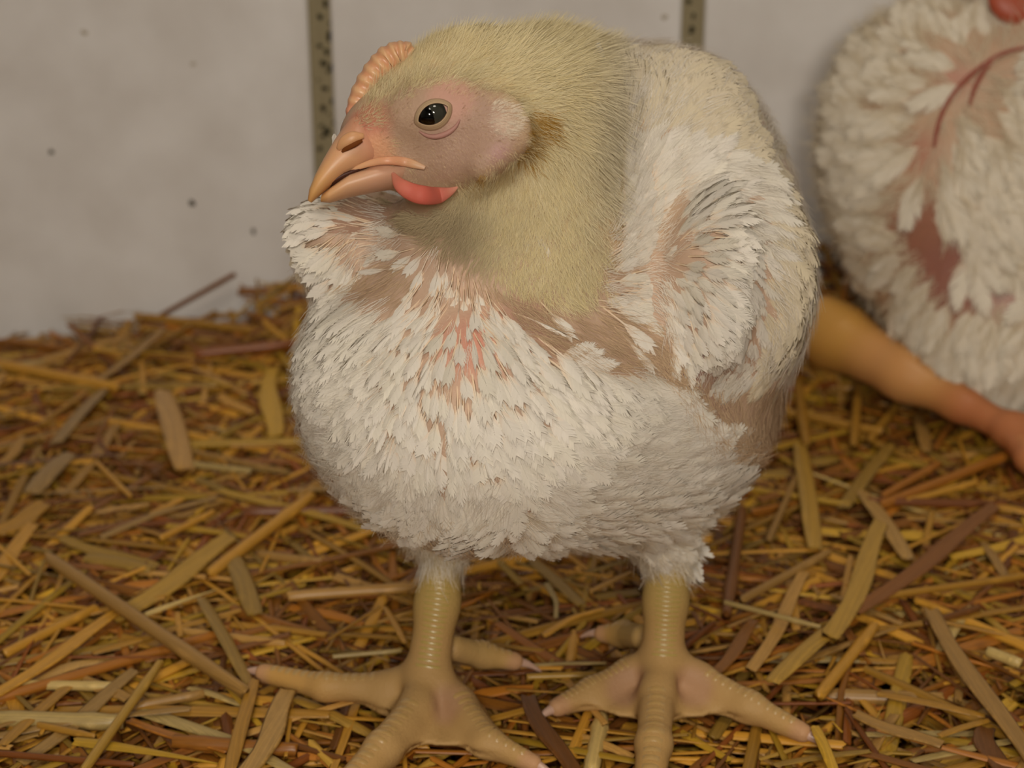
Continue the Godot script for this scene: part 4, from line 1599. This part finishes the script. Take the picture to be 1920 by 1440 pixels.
func plumage(t: Node3D, f: Field, torso: PackedInt32Array, all: PackedInt32Array, body: Buf, base: Vector3) -> void:
	var white := lin(226, 219, 208)
	var sheath := lin(232, 206, 178)
	var sets := feather_set(21, white, sheath)
	var mat := vane_mat()
	var yellow := poly(YELLOW)
	var bare := []
	for p in BARE:
		bare.append(poly(p))
	var picks := []
	var step := 15.5
	for gy in range(0, 64):
		for gx in range(0, 67):
			var p := Vector2(520 + gx * step + rf(-8, 8), 70 + gy * step + rf(-8, 8))
			if p.x < 530 or p.x > 1530:
				continue
			var pj := p + Vector2(rf(-16, 26), rf(-16, 16))
			if in_poly(pj, yellow):
				continue
			var off := false
			for q in bare:
				if in_poly(p + Vector2(rf(-9, 9), rf(-9, 9)), q):
					off = true
			if off or p.y > 1062:
				continue
			var gap := absf(p.x - (850.0 - (p.y - 480.0) * 0.045))
			if p.y > 520 and p.y < 900 and gap < 16 and rng.randf() < 0.8:
				continue
			var g := lie(LIE, p)
			if g[3] == 1 and rng.randf() < (0.50 if p.x > 740 and p.x < 1000 and p.y < 720 else 0.34 if p.x > 740 and p.x < 1100 else 0.15):
				continue
			var d := hit(f, all, p.x, p.y)
			if d < 0.0:
				continue
			picks.append([p, d, g])
	# a few that stand alone on the bare skin
	for e in [[1036, 688, -28, 125, 34, 2], [1045, 700, -26, 120, 26, 2], [1060, 690, -22, 120, 30, 2], [1130, 575, 30, 130, 28, 1], [1150, 610, 38, 120, 22, 1], [930, 560, 58, 110, 9, 1], [960, 585, 30, 100, 8, 1],
			[850, 500, 92, 110, 10, 1], [876, 505, 78, 140, 11, 1], [895, 520, 66, 150, 11, 1], [862, 540, 88, 130, 10, 1], [905, 560, 58, 160, 12, 1], [835, 540, 108, 120, 10, 1], [810, 545, 118, 110, 10, 1],
			[825, 590, 104, 120, 9, 1], [790, 560, 124, 110, 10, 1], [920, 640, 56, 130, 12, 1], [880, 600, 76, 130, 10, 1], [850, 620, 90, 110, 8, 1], [940, 690, 52, 120, 12, 1], [880, 690, 80, 110, 10, 1],
			[995, 400, 68, 60, 9, 1], [1010, 430, 70, 60, 8, 1], [985, 430, 78, 50, 8, 1], [740, 470, 170, 120, 12, 1], [760, 500, 174, 110, 10, 1], [735, 440, 178, 120, 14, 1]]:
		var p := Vector2(e[0], e[1])
		var d := hit(f, all, p.x, p.y)
		if d > 0.0:
			picks.append([p, d, [deg_to_rad(e[2]), e[3], e[4], e[5]]])
	for k in 70:   # growing quills on either side of the keel
		var side := 1.0 if k % 2 == 0 else -1.0
		var v := rf(0.0, 1.0)
		var p := Vector2(855 + side * rf(8, 40 + v * 150), lerpf(490, 860, v))
		var g := lie(LIE, p)
		var d := hit(f, all, p.x, p.y)
		if d > 0.0:
			picks.append([p, d, [g[0] + rf(-0.12, 0.12), rf(70, 125), rf(7, 13), 1]])
	# the largest-showing become parts, the rest one part
	var order := range(picks.size())
	var score := func(k: int) -> float:
		var g: Array = picks[k][2]
		return (2.0 if g[3] > 0 else 0.0) + g[1] * 0.004 + (hash(k * 7919) % 1000) * 0.0009 + (50.0 if k >= picks.size() - 97 else 0.0)
	order.sort_custom(func(a, b): return score.call(a) > score.call(b))
	var meshes := []
	for st in 3:
		var row := []
		for b: Buf in sets[st]:
			row.append(b.mesh())
		meshes.append(row)
	var cream := vane_mat()
	cream.albedo_color = Color(0.95, 0.92, 0.85)
	var rest := Buf.new()
	for n in order.size():
		var e: Array = picks[order[n]]
		var g: Array = e[2]
		var q := cs(e[0].x, e[0].y, e[1])
		var nn := f.grad(q, all)
		var l: float = g[1] * (1.25 if g[3] == 0 else 1.02) * e[1] / FPX * rf(0.85, 1.15)
		var facing := absf(nn.z)
		l *= lerpf(0.8, 1.0, facing)
		var w: float = g[2] * 1.1 * e[1] / FPX / l / [0.46, 0.24, 0.34][g[3]] * rf(0.9, 1.2)
		var st := settle(f, all, q, nn, g[0] + rf(-0.10, 0.10), l, rf(0.03, 0.10) + 0.32 * smoothstep(890.0, 1020.0, e[0].y), rf(-0.12, 0.12))
		var xf := Transform3D((R * st[0]) * Basis.from_scale(Vector3(l * w, l, l)), CAM + R * (q - nn * 0.0004) - base)
		var v: int = st[1] * 3 + rng.randi() % 3
		# creamier on the back and round the outer edge of the wing
		var creamy: bool = e[0].y < 300 and e[0].x > 1150 or e[0].x > 1425 or e[0].x < 575 and e[0].y < 560
		if n < 300:
			var o := put(["body_feather", "pin_feather", "covert_feather"][g[3]], meshes[g[3]][v], cream if creamy else mat, t)
			o.transform = xf
		else:
			var tone := rf(0.94, 1.03)
			add_copy(rest, sets[g[3]][v], xf, Color(tone, tone, tone * rf(0.96, 1.0)) * (Color(0.89, 0.83, 0.70) if creamy else Color.WHITE))
	# and those on the sides that the photograph does not show
	var light_set := light_feathers(41, white, sheath)
	for k in range(0, body.v.size(), 6):
		var nq := body.n[k]
		var q := body.v[k]
		if nq.z > 0.05 or q.y < -0.050 or q.x < 0.03 and q.y > 0.02:
			continue
		var aw := Vector3(0.35, -0.55, -0.75)
		var tn := (aw - nq * aw.dot(nq)).normalized()
		var y := tn * 0.99 + nq * 0.12
		var z := (nq - tn * 0.12).normalized()
		var bs := Basis(y.cross(z), y, z)
		var l := rf(0.013, 0.018)
		add_copy(rest, light_set[rng.randi() % 3], Transform3D((R * bs) * Basis.from_scale(Vector3(l, l, l)), CAM + R * q - base), Color.WHITE)
	var ro := put("small_plumage", rest.mesh(true), mat, t)
	ro.set_meta("kind", "stuff")

	# down
	var guides := []
	for g in DOWN_LIE:
		guides.append([g[0], g[1], g[2], 1, 1, 0])
	var face := poly(FACE)
	var fine := tuft(8, 0.40, 0.0150, 4)
	var gold := lin(224, 208, 160)
	var pale := lin(230, 218, 182)
	var grey := lin(176, 160, 128)
	var brown := lin(192, 164, 134)
	var dirty := lin(176, 136, 62)
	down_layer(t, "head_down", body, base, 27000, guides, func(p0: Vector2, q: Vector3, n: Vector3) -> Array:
		var p := p0 + Vector2(rf(-34, 14), rf(-14, 22))
		if q.y < 0.006 or not in_poly(p, yellow):
			return [0.0, 1, 0, gold]
		if p0.x < 725 and p0.y > 235 or p0.x < 654 + (240 - p0.y) * 0.55 and p0.y < 240 and n.z > -0.3:
			return [0.0, 1, 0, gold]
		var bare_face := ((p - Vector2(845, 252)) / Vector2(132, 84)).length()
		if n.z > 0.0 and bare_face < 1.0 or p0.distance_to(Vector2(814, 214)) < 50:
			return [0.0, 1, 0, gold]
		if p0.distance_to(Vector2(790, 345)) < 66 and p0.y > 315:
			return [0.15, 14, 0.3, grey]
		var stained := p0.distance_to(Vector2(1008, 240)) < 36 or p0.distance_to(Vector2(990, 285)) < 26 or p0.distance_to(Vector2(905, 328)) < 14
		var c := dirty if stained and rng.randf() < 0.6 else gold.lerp(pale, rng.randf())
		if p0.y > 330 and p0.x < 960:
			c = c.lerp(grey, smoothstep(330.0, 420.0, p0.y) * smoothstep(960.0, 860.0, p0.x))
		c = c.lerp(lin(226, 216, 192), 0.8 * smoothstep(1060.0, 1175.0, p0.x) * smoothstep(520.0, 400.0, p0.y))
		var l := 32.0
		if p0.y < 150:
			l = lerpf(20, 38, clampf((p0.x - 750) / 250.0, 0, 1))
		if n.z > 0.0:
			l = minf(l, lerpf(12, 34, clampf((bare_face - 1.0) / 0.45, 0, 1)))
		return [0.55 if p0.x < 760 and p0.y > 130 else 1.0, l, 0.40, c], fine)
	var bristle := tuft(4, 0.45, 0.022, 8)
	down_layer(t, "face_bristles", body, base, 7000, guides, func(p: Vector2, q: Vector3, n: Vector3) -> Array:
		if q.y < 0.03 or n.z < 0.0 or not in_poly(p, yellow) or p.x < 705 and p.y > 240 or p.distance_to(Vector2(814, 214)) < 44 or p.x < 664 + (240 - p.y) * 0.55:
			return [0.0, 1, 0, gold]
		if ((p - Vector2(845, 252)) / Vector2(150, 100)).length() > 1.0 and p.x > 760:
			return [0.0, 1, 0, gold]
		return [1.0, 9 if p.distance_to(Vector2(945, 222)) > 34 else 16, 0.35, [lin(222, 200, 164), lin(206, 174, 138), lin(160, 124, 94)][rng.randi() % 3] if p.distance_to(Vector2(945, 222)) > 34 else lin(232, 218, 198)], bristle)
	var soft := tuft(6, 0.3, 0.012, 11)
	down_layer(t, "body_down", body, base, 30000, LIE + [[1100, 620, 40, 1, 1, 0], [1350, 770, 70, 1, 1, 0], [980, 560, 60, 1, 1, 0]], func(p: Vector2, q: Vector3, n: Vector3) -> Array:
		if q.y < -0.056 or in_poly(p, yellow):
			return [0.0, 1, 0, brown]
		for z in bare:
			if in_poly(p, z):
				return [1.0, 52, 0.16, brown.lerp(lin(206, 180, 148), rng.randf())]
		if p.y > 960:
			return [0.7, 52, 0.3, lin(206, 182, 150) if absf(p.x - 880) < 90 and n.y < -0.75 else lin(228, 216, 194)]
		return [0.14, 34, 0.14, lin(230, 218, 200)], soft)
	# fine loose ends lying over the vanes
	var fine_ends := tuft(5, 0.22, 0.010, 17)
	down_layer(t, "plume_ends", body, base, 11000, LIE, func(p: Vector2, q: Vector3, n: Vector3) -> Array:
		if q.y < -0.056 or in_poly(p, yellow):
			return [0.0, 1, 0, brown]
		for z in bare:
			if in_poly(p, z):
				return [0.0, 1, 0, brown]
		if p.x > 735 and p.x < 1090 and p.y > 480 and p.y < 900 or p.x > 1265 and p.x < 1440 and p.y > 455 and p.y < 660 or p.x < 700 and p.y < 500:
			return [0.08, 40, 0.02, lin(238, 231, 219)]
		return [0.75, 46, 0.02, lin(238, 231, 219)], fine_ends, 0.0014)


# ==================================================================== the chicken that sits behind
const LIE_B := [[1560, 330, 182, 90, 44, 0], [1600, 200, 200, 90, 46, 0], [1660, 100, 225, 85, 46, 0], [1740, 50, 250, 80, 44, 0], [1640, 300, 178, 100, 44, 0], [1690, 250, 182, 90, 40, 0],
	[1640, 420, 172, 90, 44, 0], [1700, 400, 165, 90, 38, 2], [1640, 520, 150, 90, 44, 0], [1720, 560, 130, 100, 44, 0], [1800, 640, 110, 100, 44, 0], [1860, 720, 100, 100, 44, 0], [1760, 480, 140, 90, 40, 0],
	[1880, 600, 100, 100, 44, 0], [1760, 140, 200, 80, 40, 0], [1830, 70, 260, 80, 44, 0],
	[1800, 230, 60, 120, 52, 0], [1880, 180, 40, 120, 52, 0], [1770, 300, 75, 120, 50, 0], [1830, 340, 50, 130, 56, 0], [1890, 300, 40, 130, 56, 0], [1800, 400, 50, 120, 50, 0], [1890, 430, 40, 120, 52, 0], [1950, 400, 30, 120, 52, 0]]


func build_sitting_chicken() -> void:
	var f := Field.new()
	var base := at(1790, 740, 0.725)
	base.y = 0.0
	var ids := PackedInt32Array()
	ids.append(egg(f, 1822, 360, 0.728, 258, 365, 235, -24))
	ids.append(egg(f, 1885, 605, 0.715, 185, 175, 170, -30, 0.02))
	ids.append(egg(f, 1950, 250, 0.745, 260, 240, 230, 0, 0.02))
	ids.append(egg(f, 1885, 320, 0.692, 150, 195, 85, -14, 0.004))       # folded wing
	ids.append(egg(f, 1850, 110, 0.720, 150, 100, 130, 0, 0.02))
	ids.append(limb(f, cs(1940, 120, 0.70), 120, cs(1985, -60, 0.69), 85, 0.015))   # neck
	var head := PackedInt32Array()
	head.append(egg(f, 1970, -90, 0.690, 105, 78, 70, 0, 0.008))
	head.append(egg(f, 1900, -68, 0.690, 60, 48, 48, 0, 0.006))
	var legs := PackedInt32Array()
	var hock := cs(1566, 628, 0.742)
	var knee := cs(1700, 703, 0.712)
	var foot := cs(1895, 806, 0.674)
	legs.append(limb(f, hock, 60, knee, 46, 0.006))
	legs.append(limb(f, knee, 46, cs(1800, 756, 0.693), 32, 0.008))
	legs.append(limb(f, cs(1800, 756, 0.693), 32, foot, 28, 0.006))
	legs.append(limb(f, cs(1540, 600, 0.745), 44, hock, 60, 0.008))
	var toes := [
		[[foot, cs(1960, 835, 0.662), cs(2030, 850, 0.658)], [0.0065, 0.0055, 0.0034]],
		[[foot, cs(1930, 860, 0.655), cs(1975, 925, 0.640)], [0.0065, 0.0055, 0.0034]],
		[[foot, cs(1980, 800, 0.672), cs(2060, 790, 0.676)], [0.0065, 0.0055, 0.0034]]]
	for t in toes:
		for k in 2:
			legs.append(f.limb(t[0][k], t[1][k], t[0][k + 1], t[1][k + 1], 0.004))
	dab(f, 1740, 430, 0.69, 110, lin(164, 112, 90), 0.95)
	dab(f, 1800, 520, 0.685, 110, lin(160, 108, 94), 0.95)
	dab(f, 1890, 545, 0.685, 90, lin(164, 112, 98), 0.9)
	dab(f, 1730, 290, 0.69, 70, lin(176, 84, 70), 0.8)
	dab(f, 1790, 170, 0.69, 70, lin(180, 84, 70), 0.8)
	dab(f, 1900, 95, 0.69, 70, lin(176, 84, 70), 0.7)
	f.paint.append([hock, 0.035, lin(204, 152, 74), 1.0])
	f.paint.append([knee, 0.035, lin(206, 150, 90), 1.0])
	f.paint.append([foot, 0.045, lin(188, 118, 74), 1.0])
	var all := ids.duplicate()
	all.append_array(head)
	var leg_ids := legs.duplicate()
	var b := Buf.new()
	var skin := lin(200, 166, 138)
	f.nets(b, all, Vector3(0.120, -0.06, -0.84), Vector3(0.33, 0.235, -0.62), 0.0042, [], skin)
	var t := thing("chicken", "white chicken sitting behind the other at the edge, wing and yellow leg showing", "chicken", base, "white chickens in the pen")
	var lb := Buf.new()
	f.nets(lb, leg_ids, Vector3(0.115, -0.055, -0.80), Vector3(0.27, 0.045, -0.62), 0.0024, [], lin(200, 146, 78))
	var joined := Buf.new()
	joined.v = b.v.duplicate(); joined.n = b.n.duplicate(); joined.c = b.c.duplicate(); joined.i = b.i.duplicate()
	var at_ := joined.v.size()
	joined.v.append_array(lb.v); joined.n.append_array(lb.n); joined.c.append_array(lb.c)
	for k in lb.i:
		joined.i.append(k + at_)
	put("body", to_world(joined, base).mesh(), skin_mat(0.45, 0.5, 0.1), t)
	var horn := skin_mat(0.3, 0.6)
	var scute_mat := skin_mat(0.35, 0.5, 0.05)
	for e in toes:
		toe_parts(t, base, e[0], e[1], 7, scute_mat, horn, lin(196, 130, 80), f, legs)
	# head at the edge of the frame: beak, comb, wattle, eye
	var bk := Node3D.new()
	bk.name = "beak"
	t.add_child(bk, true)
	put("upper_mandible", to_world(loft([[1862, -100, 1872, -50, 0.690, 34], [1838, -82, 1850, -48, 0.689, 26], [1815, -58, 1826, -42, 0.688, 14], [1806, -36, 1812, -32, 0.687, 5]], 16, same(lin(214, 162, 116), 4)), base).mesh(), horn, bk)
	put("lower_mandible", to_world(loft([[1880, -48, 1880, -24, 0.690, 28], [1850, -46, 1850, -26, 0.689, 22], [1822, -40, 1824, -30, 0.688, 8]], 14, same(lin(210, 160, 120), 3)), base).mesh(), horn, bk)
	put("comb", to_world(tube([cs(1865, -110, 0.690), cs(1890, -138, 0.690), cs(1930, -162, 0.690), cs(1975, -168, 0.690)], [0.002, 0.005, 0.006, 0.003], 12, same(lin(206, 100, 76), 4), 0.5), base).mesh(), skin_mat(0.45), t, "red comb")
	put("wattle", to_world(tube([cs(1872, -30, 0.678), cs(1880, -8, 0.678), cs(1900, 12, 0.678), cs(1932, 14, 0.678), cs(1950, -4, 0.678)], [0.003, 0.007, 0.008, 0.007, 0.003], 12, same(lin(178, 84, 58), 5), 0.5), base).mesh(), skin_mat(0.45), t, "red wattle")
	var eb := Buf.new()
	globe(eb, cs(1930, -95, 0.676), 0.0042, lin(30, 26, 22))
	put("eye", to_world(eb, base).mesh(), skin_mat(0.05, 0.6), t)
	# feathers
	var sets := feather_set(33, lin(238, 228, 210), lin(226, 200, 172))
	var mat := vane_mat()
	var bare := [poly([1690, 330, 1735, 350, 1770, 440, 1830, 490, 1925, 520, 1925, 580, 1850, 560, 1790, 570, 1740, 500, 1700, 420])]
	var picks := []
	for gy in range(0, 30):
		for gx in range(0, 18):
			var p := Vector2(1535 + gx * 28 + rf(-12, 12), 10 + gy * 28 + rf(-12, 12))
			if in_poly(p, bare[0]) or in_poly(p + Vector2(-22, 12), bare[0]) and p.x < 1800:
				continue
			# seams of red skin along the wing
			var seam := false
			for s in [[1900, 90, 1800, 150], [1800, 150, 1765, 220], [1765, 220, 1735, 330], [1850, 130, 1810, 215]]:
				if Geometry2D.get_closest_point_to_segment(p, Vector2(s[0], s[1]), Vector2(s[2], s[3])).distance_to(p) < 14:
					seam = true
			if seam:
				continue
			var d := hit(f, all, p.x, p.y, 0.55, 0.9)
			if d > 0.0:
				picks.append([p, d, lie(LIE_B, p)])
	for line in [[[1925, 88], [1880, 100], [1835, 128], [1800, 160], [1772, 200], [1758, 240], [1752, 275]], [[1862, 112], [1842, 138], [1828, 165], [1818, 196]]]:
		var pts := []
		var rr := []
		for k in line.size():
			var d := hit(f, all, line[k][0], line[k][1], 0.55, 0.9)
			pts.append(cs(line[k][0], line[k][1], (d if d > 0.0 else 0.69) - 0.0018))
			rr.append(0.0009 if k > 0 and k < line.size() - 1 else 0.0006)
		put("wing_skin", to_world(tube(pts, rr, 8, same(lin(160, 84, 68), pts.size())), base).mesh(), skin_mat(0.5), t, "thin red line of bare skin")
	var rest := Buf.new()
	var meshes := []
	for k in 9:
		meshes.append((sets[0][k] as Buf).mesh())
	for n in picks.size():
		var e: Array = picks[n]
		var q := cs(e[0].x, e[0].y, e[1])
		var nn := f.grad(q, all)
		var l: float = e[2][1] * 1.2 * e[1] / FPX * rf(0.85, 1.15)
		var w: float = e[2][2] * e[1] / FPX / l / 0.46 * rf(0.9, 1.2)
		var st := settle(f, all, q, nn, e[2][0] + rf(-0.1, 0.1), l, rf(0.03, 0.10), rf(-0.12, 0.12))
		var xf := Transform3D((R * st[0]) * Basis.from_scale(Vector3(l * w, l, l)), CAM + R * (q - nn * 0.0005) - base)
		var v: int = st[1] * 3 + rng.randi() % 3
		if n % 2 == 0 and n < 600:
			put("body_feather", meshes[v], mat, t).transform = xf
		else:
			add_copy(rest, sets[0][v], xf, Color.WHITE)
	var light_set := light_feathers(43, lin(238, 228, 210), lin(226, 200, 172))
	for k in range(0, b.v.size(), 7):
		var nq := b.n[k]
		var q := b.v[k]
		if nq.z > -0.02 and pixq(q).x < 1950:
			continue
		var aw := Vector3(-0.6, -0.5, -0.3)
		var tn := (aw - nq * aw.dot(nq)).normalized()
		var y := (tn * 0.99 + nq * 0.12).normalized()
		var z := (nq - tn * 0.12).normalized()
		var l := rf(0.018, 0.024)
		add_copy(rest, light_set[rng.randi() % 3], Transform3D((R * Basis(y.cross(z), y, z)) * Basis.from_scale(Vector3(l, l, l)), CAM + R * q - base), Color.WHITE)
	put("small_plumage", rest.mesh(true), mat, t).set_meta("kind", "stuff")
	var tone := lin(226, 212, 186)
	down_layer(t, "body_down", b, base, 5500, LIE_B, func(p: Vector2, q: Vector3, n: Vector3) -> Array:
		if in_poly(p, bare[0]):
			return [0.25, 40, 0.15, lin(190, 130, 108)]
		return [0.8, 55, 0.3, tone], tuft(6, 0.35, 0.014, 15))
